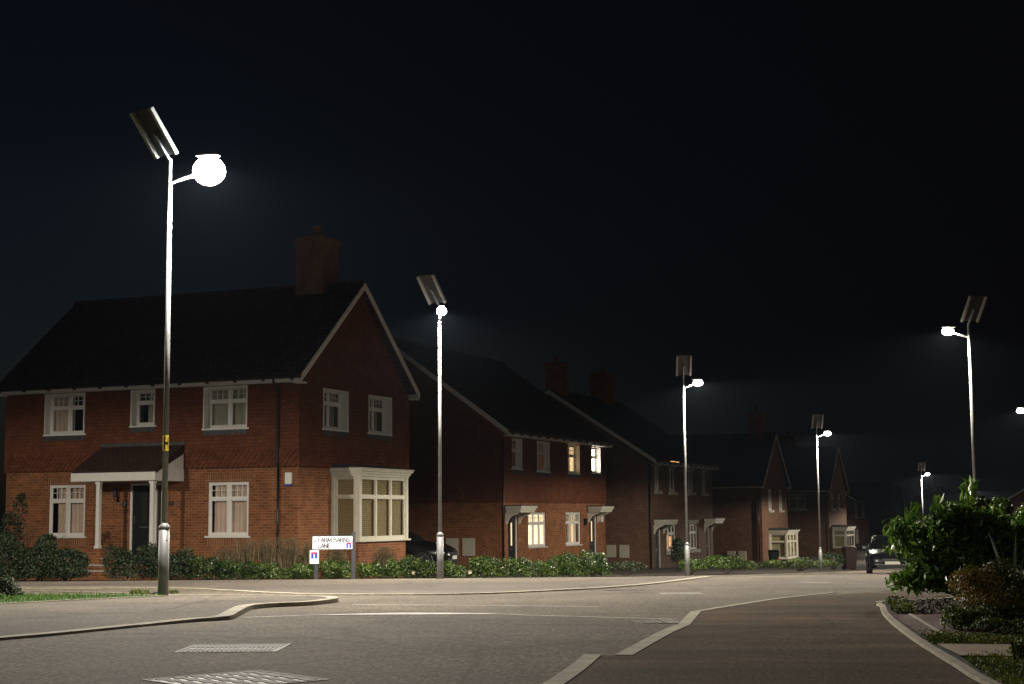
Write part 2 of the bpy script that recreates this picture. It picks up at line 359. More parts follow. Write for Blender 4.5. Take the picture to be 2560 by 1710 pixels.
# right-hand footway: flush kerb strip and brown streaked asphalt
RE=[(1.95,4.0),(2.124,6.868),(2.259,8.01),(2.482,9.66),(2.74,11.2),(3.04,12.76),(3.29,13.9),(3.407,14.44),(3.46,14.8),(3.6,15.1)]
sheet('footway_right',[(-.6,4.2),(.197,7.29),(.45,8.76),(.62,8.77),(1.25,11.5),(1.61,13.76),(2.217,15.3),(2.9,17.0),(4.3,19.0),(4.9,17.5),(3.6,15.1)]+[(p.x,p.y) for p in smoothpath(RE,.4)][::-1]+[(1.9,-6),(-4,-6),(-2.4,0)],.0035,'foot_r')
def strip(name,L_,R_,dz,mat):
    o=sheet(name,L_+R_[::-1],dz,mat); return o
ribbon('flush_kerb',[(-2.2,-2),(-.45,4.2),(.188,7.29),(.44,8.78)],.10,.0075,-.03,'kerb_pale',smooth=True,stone=1.8)
ribbon('flush_kerb',[(.61,8.74),(.845,9.77),(1.03,10.6),(1.245,11.48)],.10,.0075,-.03,'kerb_pale')
ribbon('flush_kerb',[(1.25,11.5),(1.60,13.74)],.09,.0075,-.03,'kerb_pale',smooth=False)
ribbon('flush_kerb',[(1.61,13.77),(2.217,15.3),(2.9,16.98),(3.9,19.0)],.07,.0075,-.03,'kerb_pale')
ribbon('bed_edging',RE,.05,.024,-.03,'kerb',stone=.9)
ribbon('bed_kerb',[(3.50,14.95),(3.57,15.2),(3.8,15.45),(4.4,16.0),(5.4,17.4),(7.2,20.6),(9.3,25)],.08,.028,-.04,'kerb')
sheet('planting_bed',[(p.x+.03,p.y) for p in smoothpath(RE,.4)]+[(3.75,15.35),(4.4,15.95),(5.4,17.35),(7.2,20.5),(9.2,25),(11.5,40),(24,62),(60,62),(60,-6),(1.95,-6)],.02,'soil')
sheet('block_paving',[(2.99,12.32),(2.78,11.2),(2.55,9.76),(3.0,9.74),(3.62,12.25)],.030,'paver')
for x0,y0,x1,y1 in ((3.12,12.3,2.68,9.78),(2.56,9.74,2.99,9.73)):
    ribbon('paving_edging',[(x0,y0),(x1,y1)],.025,.036,.0,'kerb',smooth=False,stone=.6)
sheet('concrete_slab',[(2.43,9.0),(2.345,8.24),(2.66,8.18),(3.1,8.28),(4.6,8.4),(4.6,8.9),(2.95,8.9)],.034,'slab')
# lines and joints on the road
def line(name,P,w,mat,dz=.004):
    pts=smoothpath(P,.3); A=[];B=[]
    for i,p in enumerate(pts):
        t=(pts[min(i+1,len(pts)-1)]-pts[max(i-1,0)]).normalized(); r=Vector((t.y,-t.x,0))*w/2
        A.append((p.x+r.x,p.y+r.y));B.append((p.x-r.x,p.y-r.y))
    return sheet(name,A+B[::-1],dz,mat)
line('road_seam',[(-2.3,13.3),(-1.7,13.70),(-1.02,13.98),(-.3,13.75),(.152,13.3),(1.306,12.35)],.055,'seam')
line('road_seam',[(-1.665,16.02),(-.5,15.7),(.825,14.98)],.06,'seam')
line('road_marking',[(4.65,25.4),(5.0,24.65)],.10,'paint',.006)

# ------------------------------------------------------------------ ironwork in the road
def cover(name,c,ang,lx,ly,rows,cols,label,mat='iron',skew=0,group='iron covers set into the road'):
    rt=empty(name,(c[0],c[1],g(c[1])),ang); tag(rt,label,'manhole cover' if 'drain' not in name else 'drain',group)
    slope=(g(c[1]+.3)-g(c[1]-.3))/.6
    def Z(x,y,z):
        wy=x*math.sin(ang)+y*math.cos(ang); return (x,y,z+slope*wy)
    mb=MB()
    def bx(m,x0,x1,y0,y1,z0,z1): m.hexa([Z(x0,y0,z0),Z(x1,y0,z0),Z(x1,y1,z0),Z(x0,y1,z0),Z(x0,y0,z1),Z(x1,y0,z1),Z(x1,y1,z1),Z(x0,y1,z1)])
    t=.022
    for a in ((-lx,lx,-ly,-ly+t),(-lx,lx,ly-t,ly),(-lx,-lx+t,-ly+t,ly-t),(lx-t,lx,-ly+t,ly-t)): bx(mb,*a,-.02,.0035)
    mb.build('frame',mat,rt)
    mb=MB(); bx(mb,-lx+t+.006,lx-t-.006,-ly+t+.006,ly-t-.006,-.02,.001)
    mb.build('plate','irondark' if mat=='iron' else mat,rt)
    mb=MB(); ix=lx-t-.012; iy=ly-t-.012
    for i in range(cols):
        for j in range(rows):
            cx=-ix+(i+.5)*2*ix/cols; cy=-iy+(j+.5)*2*iy/rows
            wx=ix/cols*.66; wy=iy/rows*.80
            o=.25*ix/cols*(j%2)
            bx(mb,max(-ix,cx-wx+o),min(ix,cx+wx+o),cy-wy,cy+wy,.001,.0042)
    mb.build('raised_tread',mat,rt); return rt
cover('manhole_cover',(-1.70,9.50),0,.305,.31,2,19,'rectangular ribbed iron cover in the road, the middle one before the footway')
cover('manhole_cover',(-1.35,7.59),.72,.33,.33,9,6,'iron cover turned diamond-wise at the bottom edge of the picture')
cover('drain_cover',(1.10,12.05),.1,.16,.28,7,3,'dark gully grating tucked against the pale flush kerb','irondark')
cover('drain_cover',(1.46,21.4),.25,.28,.24,3,12,'dark grating in the road near the far kerb','irondark')
cover('manhole_cover',(2.07,19.3),.0,.25,.26,6,10,'pale iron cover farthest off in the open road')

# ------------------------------------------------------------------ solar street lamps
LAMP_W=3200; LAMP_COL=(1.0,.91,.76)
def street_lamp(x,y,dz,arm,label,power=1.,pan=(.3,.95),H=5.0,sticker=False,baseh=.86,spot=(172,.3,5)):
    z0=g(y)+dz
    rt=empty('street_lamp',(x,y,z0)); tag(rt,label,'street lamp','solar street lamps along the road')
    mb=MB(); mb.lathe([(.0635,-.1),(.0635,baseh-.03)],seg=24); mb.build('base_section','galv',rt)
    mb=MB(); mb.lathe([(.0665,baseh-.03),(.0665,baseh),(.037,baseh+.045)],seg=24); mb.build('collar','galv',rt)
    mb=MB(); mb.lathe([(.0365,baseh+.04),(.026,H)],seg=20); mb.build('pole','galv',rt)
    a=math.atan2(arm[1],arm[0]); ax=Vector((math.cos(a),math.sin(a),0)); al=math.hypot(*arm)
    mb=MB(); mb.tube([(0,0,H-.02),(0,0,H+.03),ax*.1+Vector((0,0,H+.06)),ax*(al-.12)+Vector((0,0,H+.13))],.02,8); mb.build('arm','galv',rt)
    hd=ax*al+Vector((0,0,H+.16))
    # lantern: slim housing above a clear bowl with the bright emitter inside
    hb=MB(); R=Matrix.Rotation(a,3,'Z'); bs=2.15 if sticker else 1.  # nearest bowl oversized, so its shape carries the lamp glare
    def pt(u,v,w): return hd+R@Vector((u,v,w))
    ct_=.085*bs-.085
    hb.hexa([pt(-.16,-.06,.085+ct_),pt(.13,-.05,.085+ct_),pt(.13,.05,.085+ct_),pt(-.16,.06,.085+ct_),pt(-.14,-.04,.115+ct_),pt(.10,-.035,.115+ct_),pt(.10,.035,.115+ct_),pt(-.14,.04,.115+ct_)])
    hb.build('lantern_housing','alu',rt,bevel=.008)
    lb=MB(); V=[];F=[];nu=14;nv=8
    for i in range(nv+1):
        t=PI*i/nv
        for k in range(nu):
            w=2*PI*k/nu; V.append(pt((.205 if sticker else .135)*math.sin(t)*math.cos(w),(.19 if sticker else .10)*math.sin(t)*math.sin(w),bs*.085*math.cos(t)))
    F=[(i*nu+k,i*nu+(k+1)%nu,(i+1)*nu+(k+1)%nu,(i+1)*nu+k) for i in range(nv) for k in range(nu)]
    lb.mesh(V,F,True); lb.build('lantern_bowl',M['bowl'],rt)
    # battery post and tilted solar panel
    pv=Vector((pan[0],pan[1],0)).normalized(); wv=Vector((-pv.y,pv.x,0)); c=Vector((0,0,H+.63))-pv*.24
    tl=math.radians(39); Lv=Vector((0,0,math.cos(tl)))-pv*math.sin(tl); nrm=(pv*math.cos(tl)+Vector((0,0,math.sin(tl))))
    mb=MB(); mb.bar((0,0,H),(0,0,H+.34),.03,.03,(1,0,0)); mb.bar(Vector((0,0,H+.30)),c-nrm*.03,.03,.03); mb.build('panel_bracket','galv',rt)
    pw,pl=.195,.32
    mb=MB(); mb.bar(c-Lv*pl,c+Lv*pl,pw*2,.012,nrm); mb.build('solar_panel','panelback',rt)
    mb=MB(); mb.bar(c-Lv*(pl-.01)+nrm*.009,c+Lv*(pl-.01)+nrm*.009,pw*2-.02,.004,nrm); mb.build('solar_cells','cells',rt)
    for sgn in (-1,1):
        mb=MB(); q=c+wv*sgn*(pw-.012)-nrm*.028; mb.bar(q-Lv*pl,q+Lv*pl,.045,.05,nrm); mb.build('side_rail','alu',rt)
    if sticker:
        sb=MB(); r=.0367
        def wrap(m,a0,a1,zz0,zz1,rr):
            n=8; V=[];F=[]
            for i in range(n+1):
                an=a0+(a1-a0)*i/n
                for zz in (zz0,zz1): V.append((rr*math.cos(an),rr*math.sin(an),zz))
            F=[(2*i,2*i+2,2*i+3,2*i+1) for i in range(n)]
            m.mesh(V,F,True)
        z_=1.84; a_=-PI/2+.25
        wrap(sb,a_-1.9,a_+1.3,z_-.095,z_+.095,.0362); sb.build('hazard_sticker','yellow',rt)
        hb=MB(); wrap(hb,a_-.5,a_-.15,z_-.075,z_+.075,.0372); wrap(hb,a_+.65,a_+1.0,z_-.075,z_+.075,.0372); wrap(hb,a_-.15,a_+.65,z_-.013,z_+.013,.0372); hb.build('sticker_letter','ink',rt)
        db=MB(); db.lathe([(.009,.07),(.009,.0)],seg=8); 
    lb=MB(); lb.lathe([(.0,0),(.012,.002),(.012,.02),(0,.022)],seg=10,caps=False)
    lk_=lb.build('door_lock','galv',rt); lk_.rotation_euler=(PI/2,0,-.9 if sticker else PI/2+2.6); lk_.location=(.05,-.04,baseh-.16) if sticker else (-.055,-.03,baseh-.16)
    ld=bpy.data.lights.new('lamp_light','SPOT' if spot else 'POINT'); ld.energy=LAMP_W*power
    if spot: ld.spot_size=math.radians(spot[0]); ld.spot_blend=spot[1]
    ld.color=LAMP_COL; ld.shadow_soft_size=.06
    lo=bpy.data.objects.new('lamp_light',ld); COL.objects.link(lo); lo.parent=rt; lo.location=hd-Vector((0,0,.01))
    if spot:
        dr=(ax*math.sin(math.radians(spot[2]))-Vector((0,0,math.cos(math.radians(spot[2]))))); lo.rotation_euler=dr.to_track_quat('-Z','Y').to_euler()
    if sticker:      # added fill light at this lantern, lifts the roof and panel rails
        l2=bpy.data.lights.new('roof_fill','POINT'); l2.energy=LAMP_W*.16; l2.color=(.85,.93,1.); l2.shadow_soft_size=.12
        lo2=bpy.data.objects.new('roof_fill',l2); COL.objects.link(lo2); lo2.parent=rt; lo2.location=hd+Vector((0,0,.0))
    return rt
# clear bowl: lets the emitter's light through and carries a faint glow of its own
m,nt,out=newmat('lantern_bowl_clear'); _t=N(nt,'ShaderNodeBsdfTransparent'); _e=N(nt,'ShaderNodeEmission',Color=(1,.97,.93,1),Strength=14.)
_a=nt.nodes.new('ShaderNodeAddShader'); nt.links.new(_t.outputs[0],_a.inputs[0]); nt.links.new(_e.outputs[0],_a.inputs[1]); nt.links.new(_a.outputs[0],out.inputs[0]); M['bowl']=m
street_lamp(-4.215,18.72,.03,(.50,-.10),'nearest and brightest street lamp, galvanised pole with a yellow H sticker',1.0,(.62,.78),5.02,True,.83,(177,.22,0))
street_lamp(-1.42,30.0,0.0,(.06,-.42),'street lamp in the low hedge to the right of the street name sign',1.25,(.55,.83),spot=(172,.45,0))
street_lamp(4.62,41.4,.0,(.38,-.06),'street lamp at the far kerb in front of the plain brick pair of houses',1.1,(.05,1),spot=(176,.2,8))
street_lamp(11.5,58.3,.02,(.40,-.05),'street lamp standing before the gabled houses farther down, left of the parked car',.85,(.03,1),spot=(176,.12,4))
street_lamp(9.85,33.0,.03,(-.46,-.05),'tallest-looking street lamp on the right, rising behind the laurel with its arm to the left',.75,(-.22,.97))
street_lamp(16.95,50.0,.03,(-.46,-.05),'street lamp cut off by the right edge of the picture, only its lantern showing',.6,(-.22,.97))
street_lamp(24.3,92.0,.0,(.36,-.05),'distant street lamp rising above the laurel, in front of the steep far gable',1.6,(.1,1),spot=(176,.12,4))
street_lamp(38.4,130.0,.0,(.36,-.05),'most distant street lamp, seen just left of the tall right-hand pole',2.2,(.1,1),spot=(177,.1,4))
street_lamp(-17.5,28.2,.10,(.44,.20),'street lamp beside the side road, out of view to the left',1.0,(.62,.78),spot=(178,.12,0))
street_lamp(-7.5,-9.,.05,(.30,.35),'street lamp behind the camera',.35,(.1,1),spot=(168,.5,15))

# ------------------------------------------------------------------ houses
class House:
    """local frame: x runs along the street away from us, y runs back from the street, z up; wall faces at x=0 (near) and y=0 (street)"""
    def __init__(h,O,zb,label,name='brick_house',cat='house',group=None):
        h.zb=zb; h.rt=empty(name,(O[0],O[1],zb),HROT); tag(h.rt,label,cat,group)
    def mb(h): return MB((0,0,h.zb))
    near=staticmethod(lambda a,d,z:(d,a,z))
    street=staticmethod(lambda a,d,z:(a,d,z))
def wall_face(mb,F,a0,a1,z0,z1,holes,d=0,rev=.1,revmb=None):
    House_mb=(lambda: MB(mb.o))
    xs=sorted({a0,a1,*[c for h in holes for c in h[:2]]}); zs=sorted({z0,z1,*[c for h in holes for c in h[2:4]]})
    xs=[x for x in xs if a0<=x<=a1]; zs=[z for z in zs if z0<=z<=z1]
    for i in range(len(xs)-1):
        for j in range(len(zs)-1):
            cx=(xs[i]+xs[i+1])/2; cz=(zs[j]+zs[j+1])/2
            if any(h[0]<cx<h[1] and h[2]<cz<h[3] for h in holes): continue
            mb.face([F(xs[i],d,zs[j]),F(xs[i+1],d,zs[j]),F(xs[i+1],d,zs[j+1]),F(xs[i],d,zs[j+1])])
    for h in holes:
        if h[2]>=z1 or h[3]<=z0: continue
        r=House_mb() if revmb is not None else mb; A,B,C,D=h[0],h[1],max(h[2],z0),min(h[3],z1)
        for p in (((A,C),(A,D)),((B,C),(B,D)),((A,D),(B,D)),((A,C),(B,C))):
            r.face([F(p[0][0],d,p[0][1]),F(p[1][0],d,p[1][1]),F(p[1][0],d+rev,p[1][1]),F(p[0][0],d+rev,p[0][1])])
        if revmb is not None: r.build('window_reveal','white',revmb)
def window(h,F,a0,a1,z0,z1,d,n=2,transom=.7,mat='white',fill='curtain',leaded=True,sill=True,open_=(.0,1.),lit=None,sillmat='white',fillpart=None,near_rev=0):
    """recessed casement window: frame, glazing bars, glass, curtain"""
    w=.055; m=h.mb()
    m.mbox(F,a0,a1,d,d+.07,z0,z0+w*1.3); m.mbox(F,a0,a1,d,d+.07,z1-w,z1)
    zt=z0+(z1-z0)*transom
    m.mbox(F,a0,a0+w,d,d+.07,z0+w*1.3,z1-w); m.mbox(F,a1-w,a1,d,d+.07,z0+w*1.3,z1-w)
    pw=(a1-a0)/n
    for i in range(1,n): m.mbox(F,a0+i*pw-w*.75,a0+i*pw+w*.75,d-.004,d+.066,z0+w*1.3,z1-w)
    if transom<1:
        for i in range(n): m.mbox(F,a0+i*pw+w*.75,a0+(i+1)*pw-w*.75,d-.002,d+.06,zt-w*.55,zt+w*.55)
    # casement rims
    for i in range(n):
        A=a0+i*pw+w*(.75 if i else 1); B=a0+(i+1)*pw-w*(.75 if i<n-1 else 1)
        segs=[(z0+w*1.3,zt-w*.55),(zt+w*.55,z1-w)] if transom<1 else [(z0+w*1.3,z1-w)]
        for (c,e) in segs:
            m.mbox(F,A,A+.03,d+.012,d+.055,c,e); m.mbox(F,B-.03,B,d+.012,d+.055,c,e); m.mbox(F,A+.03,B-.03,d+.012,d+.055,c,c+.03); m.mbox(F,A+.03,B-.03,d+.012,d+.055,e-.03,e)
    wn=m.build('window',mat,h.rt)
    m=h.mb(); m.face([F(a0+w,d+.035,z0+w),F(a1-w,d+.035,z0+w),F(a1-w,d+.035,z1-w),F(a0+w,d+.035,z1-w)]); m.build('pane','glass',wn)
    if leaded and transom<1:
        m=h.mb()
        for i in range(n):
            A=a0+i*pw+w+.03; B=a0+(i+1)*pw-w-.03
            for k in (1,2): q=A+(B-A)*k/3; m.mbox(F,q-.008,q+.008,d+.02,d+.05,zt+w,z1-w)
            zz=(zt+z1)/2; m.mbox(F,A,B,d+.022,d+.048,zz-.008,zz+.008)
        m.build('glazing_bar',mat,wn)
    if fill:
        m=h.mb(); A=a0+(a1-a0)*open_[0]-(.02 if open_[0]==0 else 0); B=a0+(a1-a0)*open_[1]+(.32 if open_[1]==1 else 0)
        if fill=='blind' or fill=='venetian':
            k=0; zz=z0+.05
            while zz<z1-.05:
                p=[F(a0+.05,d+.11,zz),F(a1-.05,d+.11,zz),F(a1-.05,d+.135,zz+.045),F(a0+.05,d+.135,zz+.045)]; m.face(p); zz+=.055
            m.build('blind','blind' if lit is None else lit,wn)
        else:
            nn=int((B-A)/.03)+1
            for i in range(nn):
                x0=A+(B-A)*i/nn; x1=A+(B-A)*(i+1)/nn; e0=.15+.022*math.sin(x0*42)+.012*math.sin(x0*17); e1=.15+.022*math.sin(x1*42)+.012*math.sin(x1*17)
                m.face([F(x0,d+e0,z0),F(x1,d+e1,z0),F(x1,d+e1,z1),F(x0,d+e0,z1)])
            m.build('curtain',lit or fill,wn)
    if sill:
        m=h.mb(); m.mbox(F,a0-.07,a1+.07,-.06-sill*.0,d+.02,z0-.045,z0); m.build('sill',sillmat,wn)
    return wn
def doorset(h,F,a0,a1,z0,z1,d=.08,glass=None,slot_lit=None,side=None,hinge=1):
    m=h.mb(); w=.06
    m.mbox(F,a0,a0+w,d-.03,d+.07,z0,z1); m.mbox(F,a1-w,a1,d-.03,d+.07,z0,z1); m.mbox(F,a0+w,a1-w,d-.03,d+.07,z1-w,z1); 
    if side: m.mbox(F,side[1],side[1]+w*.8,d-.03,d+.07,z0,z1-w)
    fr=m.build('door_frame','white',h.rt)
    A,B=(side[1]+w*.8,a1-w) if side else (a0+w,a1-w)
    m=h.mb(); m.mbox(F,A+.004,B-.004,d,d+.045,z0+.02,z1-w-.004)
    c=(A+B)/2
    for (zz0,zz1) in ((z0+.12,z0+.62),): 
        for q in ((A+.1,c-.05),(c+.05,B-.1)): m.mbox(F,q[0],q[1],d-.006,d,zz0,zz1)
    dr=m.build('door','door',h.rt)
    gz0,gz1=(z0+.95,z0+1.8); gw=.07
    if glass is not None: gw=glass
    m=h.mb(); m.mbox(F,c-gw,c+gw,d-.008,d-.002,gz0,gz1); m.build('door_light',slot_lit or 'glass_dim',dr)
    m=h.mb(); m.mbox(F,c-.13,c+.13,d-.018,d-.002,z0+.80,z0+.86); m.build('letter_box','chrome',dr)
    m=h.mb(); q=B-.07 if hinge>0 else A+.07
    m.mbox(F,q-.015,q+.015,d-.012,d,z0+.92,z0+1.16); m.mbox(F,q-.012,q+.10 if hinge<0 else q+.012,d-.06,d-.04,z0+1.03,z0+1.05); m.mbox(F,q-.01,q+.01,d-.06,d-.01,z0+1.03,z0+1.05); m.build('door_handle','chrome',dr)
    if side:
        m=h.mb(); m.mbox(F,side[0],side[1],d+.02,d+.03,z0+.02,z1-w); m.build('side_light','glass_dim',h.rt)
M['glass_dim']=simple('obscured_glass_dim',(.03,.028,.025),.12)

def roof_V(h,Lu,Lv,ze,zr,oh,ov,mat='roof',chim=(),pot=True,gutter_sides=('near','far'),frieze=False,detail=True,verge0=None):
    """ridge runs back from the street (along y); gables face the street"""
    ur=Lu/2; t=.13; y0=-(ov if verge0 is None else verge0); y1=Lv+ov
    sl=(zr-ze)/(ur+oh)
    m=h.mb()
    for s in (0,1):
        def X(u): return u if s==0 else Lu-u
        m.prism([(-oh,ze-.02),(-oh,ze+t*.6),(ur,zr+.02),(ur,zr-t)],lambda u,z:(X(u),y0,z),lambda u,z:(X(u),y1,z))
    rf=m.build('roof',mat,h.rt)
    m=h.mb(); 
    yy=y0
    while yy<y1: m.hexa([(ur-.12,yy,zr-.05),(ur+.12,yy,zr-.05),(ur+.12,min(yy+.43,y1),zr-.05),(ur-.12,min(yy+.43,y1),zr-.05),(ur-.05,yy,zr+.07),(ur+.05,yy,zr+.07),(ur+.05,min(yy+.43,y1),zr+.07),(ur-.05,min(yy+.43,y1),zr+.07)]); yy+=.45
    m.build('ridge_tiles',mat,rf)
    # barge boards on both gables
    for yb,sg in ((y0,-1),(y1,1)):
        for s in (0,1):
            def X(u): return u if s==0 else Lu-u
            m=h.mb(); m.prism([(-oh-.02,ze-.16),(-oh-.02,ze+.04),(ur-.0005,zr+.0),(ur-.0005,zr-.19)],lambda u,z:(X(u),yb,z),lambda u,z:(X(u),yb+sg*.03,z)); m.build('barge_board','white',rf)
            m=h.mb(); m.mbox(House.street,X(-oh),X(.02),yb-sg*.0,yb-sg*(abs(y0) if sg<0 else ov),ze-.2,ze-.17); m.build('soffit_end','white',rf)
    for s in (0,1):
        def X(u): return u if s==0 else Lu-u
        m=h.mb(); m.box(X(-oh),X(-oh-.025),y0,y1,ze-.15,ze-.02); m.build('fascia','white',h.rt)
        m=h.mb(); m.box(X(-oh+.002),X(-.052),y0+.002,y1-.002,ze-.165,ze-.152); m.build('soffit','white',h.rt)
        gutter(h,lambda a:(X(-oh-.075),a,ze-.02),y0,y1,(X(-1)-X(0))*1.0)
def gutter(h,P,a0,a1,sg,br=.9):
    m=h.mb(); n=6
    pr=[(.055*math.cos(PI+PI*k/n),.055*math.sin(PI+PI*k/n)) for k in range(n+1)]
    pr=pr+[(x*.85,z*.85) for x,z in pr[::-1]]
    A=P(a0);B=P(a1)
    d=Vector(B)-Vector(A); ax=0 if abs(d.x)<1e-6 else 1
    def mk(Q): return lambda x,z:((Q[0]+x,Q[1],Q[2]+z) if ax==0 else (Q[0],Q[1]+x,Q[2]+z))
    m.prism(pr,mk(A),mk(B)); L_=d.length; k=.25
    while k<L_:
        c=Vector(A)+d*(k/L_)
        if ax==0: m.box(c.x-.065,c.x+.065,c.y-.02,c.y+.02,c.z-.10,c.z+.005)
        else: m.box(c.x-.02,c.x+.02,c.y-.065,c.y+.065,c.z-.10,c.z+.005)
        k+=br
    m.build('gutter','black',h.rt)
def roof_U(h,Lu,Lv,ze,zr,oh,ov,mat='roof'):
    """ridge runs parallel to the street (along x); eaves face the street"""
    vr=Lv/2; t=.13; x0=-ov; x1=Lu+ov; m=h.mb()
    for s in (0,1):
        def Y(v): return v if s==0 else Lv-v
        m.prism([(-oh,ze-.02),(-oh,ze+t*.6),(vr,zr+.02),(vr,zr-t)],lambda v,z:(x0,Y(v),z),lambda v,z:(x1,Y(v),z))
    rf=m.build('roof',mat,h.rt)
    m=h.mb(); xx=x0
    while xx<x1: e=min(xx+.43,x1); m.hexa([(xx,vr-.12,zr-.05),(e,vr-.12,zr-.05),(e,vr+.12,zr-.05),(xx,vr+.12,zr-.05),(xx,vr-.05,zr+.07),(e,vr-.05,zr+.07),(e,vr+.05,zr+.07),(xx,vr+.05,zr+.07)]); xx+=.45
    m.build('ridge_tiles',mat,rf)
    for xb,sg in ((x0,-1),(x1,1)):
        for s in (0,1):
            def Y(v): return v if s==0 else Lv-v
            m=h.mb(); m.prism([(-oh-.02,ze-.16),(-oh-.02,ze+.04),(vr-.0005,zr+.0),(vr-.0005,zr-.21)],lambda v,z:(xb,Y(v),z),lambda v,z:(xb+sg*.03,Y(v),z)); m.build('barge_board','white',rf)
    for s in (0,1):
        def Y(v): return v if s==0 else Lv-v
        m=h.mb(); m.box(x0,x1,Y(-oh),Y(-oh-.025),ze-.15,ze-.02); m.build('fascia','white',h.rt)
        m=h.mb(); m.box(x0+.002,x1-.002,Y(-oh+.002),Y(-.052),ze-.165,ze-.152); m.build('soffit','white',h.rt)
        gutter(h,lambda a:(a,Y(-oh-.075),ze-.02),x0,x1,1)
def walls(h,Lu,Lv,z0,zs,ze,zr,ridge,nearH,streetH,brick='brick',upper='tile',out=.05,revmat='white',rev=.30,revg=.12,step=False):
    """lower storey brick, upper storey hung tiles standing a little proud; gable ends closed to the ridge"""
    two=upper is not None
    zt=zs if two else ze
    m=h.mb(); 
    low=lambda L_:[q for q in L_ if q[2]<zt-.02]; up=lambda L_:[q for q in L_ if q[2]>=zt-.02]
    wall_face(m,h.near,0,Lv,z0,zt,low(nearH) if two else nearH,0,revg); wall_face(m,h.street,0,Lu,z0,zt,low(streetH) if two else streetH,0,revg)
    m.face([(Lu,0,z0),(Lu,Lv,z0),(Lu,Lv,zt),(Lu,0,zt)]); m.face([(0,Lv,z0),(Lu,Lv,z0),(Lu,Lv,zt),(0,Lv,zt)])
    def gab(m,o):
        if ridge=='V':
            s=(zr-ze)/(Lu/2)
            for y in (-o,Lv+o): m.face([(-o,y,ze-.0),(Lu+o,y,ze-.0),(Lu/2,y,zr-.08)])
        else:
            for x in (-o,Lu+o): m.face([(x,-o,ze-.0),(x,Lv+o,ze-.0),(x,Lv/2,zr-.08)])
    if not two: gab(m,0)
    m.build('brick_wall',brick,h.rt)
    if two:
        m=h.mb(); r=h.rt; o=out
        wall_face(m,h.near,-o,Lv+o,zs,ze,up(nearH),-o,rev+o,r); wall_face(m,h.street,-o,Lu+o,zs,ze,up(streetH),-o,rev+o,r)
        m.face([(Lu+o,-o,zs),(Lu+o,Lv+o,zs),(Lu+o,Lv+o,ze),(Lu+o,-o,ze)]); m.face([(-o,Lv+o,zs),(Lu+o,Lv+o,zs),(Lu+o,Lv+o,ze),(-o,Lv+o,ze)])
        # underside of the tile hanging, kicked out over the brickwork
        for a in (((-o,-o),(Lu+o,-o),(Lu,0),(0,0)),((-o,-o),(-o,Lv+o),(0,Lv),(0,0)),((Lu+o,-o),(Lu+o,Lv+o),(Lu,Lv),(Lu,0)),((-o,Lv+o),(Lu+o,Lv+o),(Lu,Lv),(0,Lv))):
            m.face([(p[0],p[1],zs) for p in a])
        gab(m,o); m.build('tile_hung_wall',upper,h.rt); 
def chimney(h,x0,x1,y0,y1,z0,z1,pots=1,mat='brick'):
    m=h.mb(); m.box(x0,x1,y0,y1,z0,z1-.28); m.box(x0-.03,x1+.03,y0-.03,y1+.03,z1-.28,z1-.16); m.box(x0-.06,x1+.06,y0-.06,y1+.06,z1-.16,z1-.05); m.box(x0-.02,x1+.02,y0-.02,y1+.02,z1-.05,z1)
    c=m.build('chimney',mat,h.rt)
    m=MB((0,0,h.zb)); m.lathe([(.13,z1-.02),(.11,z1+.18),(.12,z1+.32),(.15,z1+.34),(.15,z1+.38),(.11,z1+.38)],((x0+x1)/2,(y0+y1)/2,0),14); m.build('chimney_pot','soldier',c)
    m=h.mb(); m.box(x0-.03,x1+.03,y0-.03,y1+.03,z0,z0+.0); 
def downpipe(h,x,y,z0,z1,r=.034):
    m=h.mb(); m.lathe([(r,z0),(r,z1)],(x,y,0),10)
    for z in (z0+.4,z0+2.2,z1-.6): m.lathe([(r+.012,z),(r+.012,z+.06)],(x,y,0),10)
    return m.build('downpipe','black',h.rt)
def apron(h,F,a0,a1,z1,hgt=.14):
    m=h.mb(); m.mbox(F,a0-.02,a1+.02,-.068,-.052,z1-hgt*.6,z1)
    n=max(3,int((a1-a0)/.165)); w=(a1-a0+.04)/n
    for i in range(n):
        a=a0-.02+i*w; m.mbox(F,a+.01,a+w-.01,-.067,-.053,z1-hgt,z1-hgt*.6)
    m.build('lead_apron','lead',h.rt)
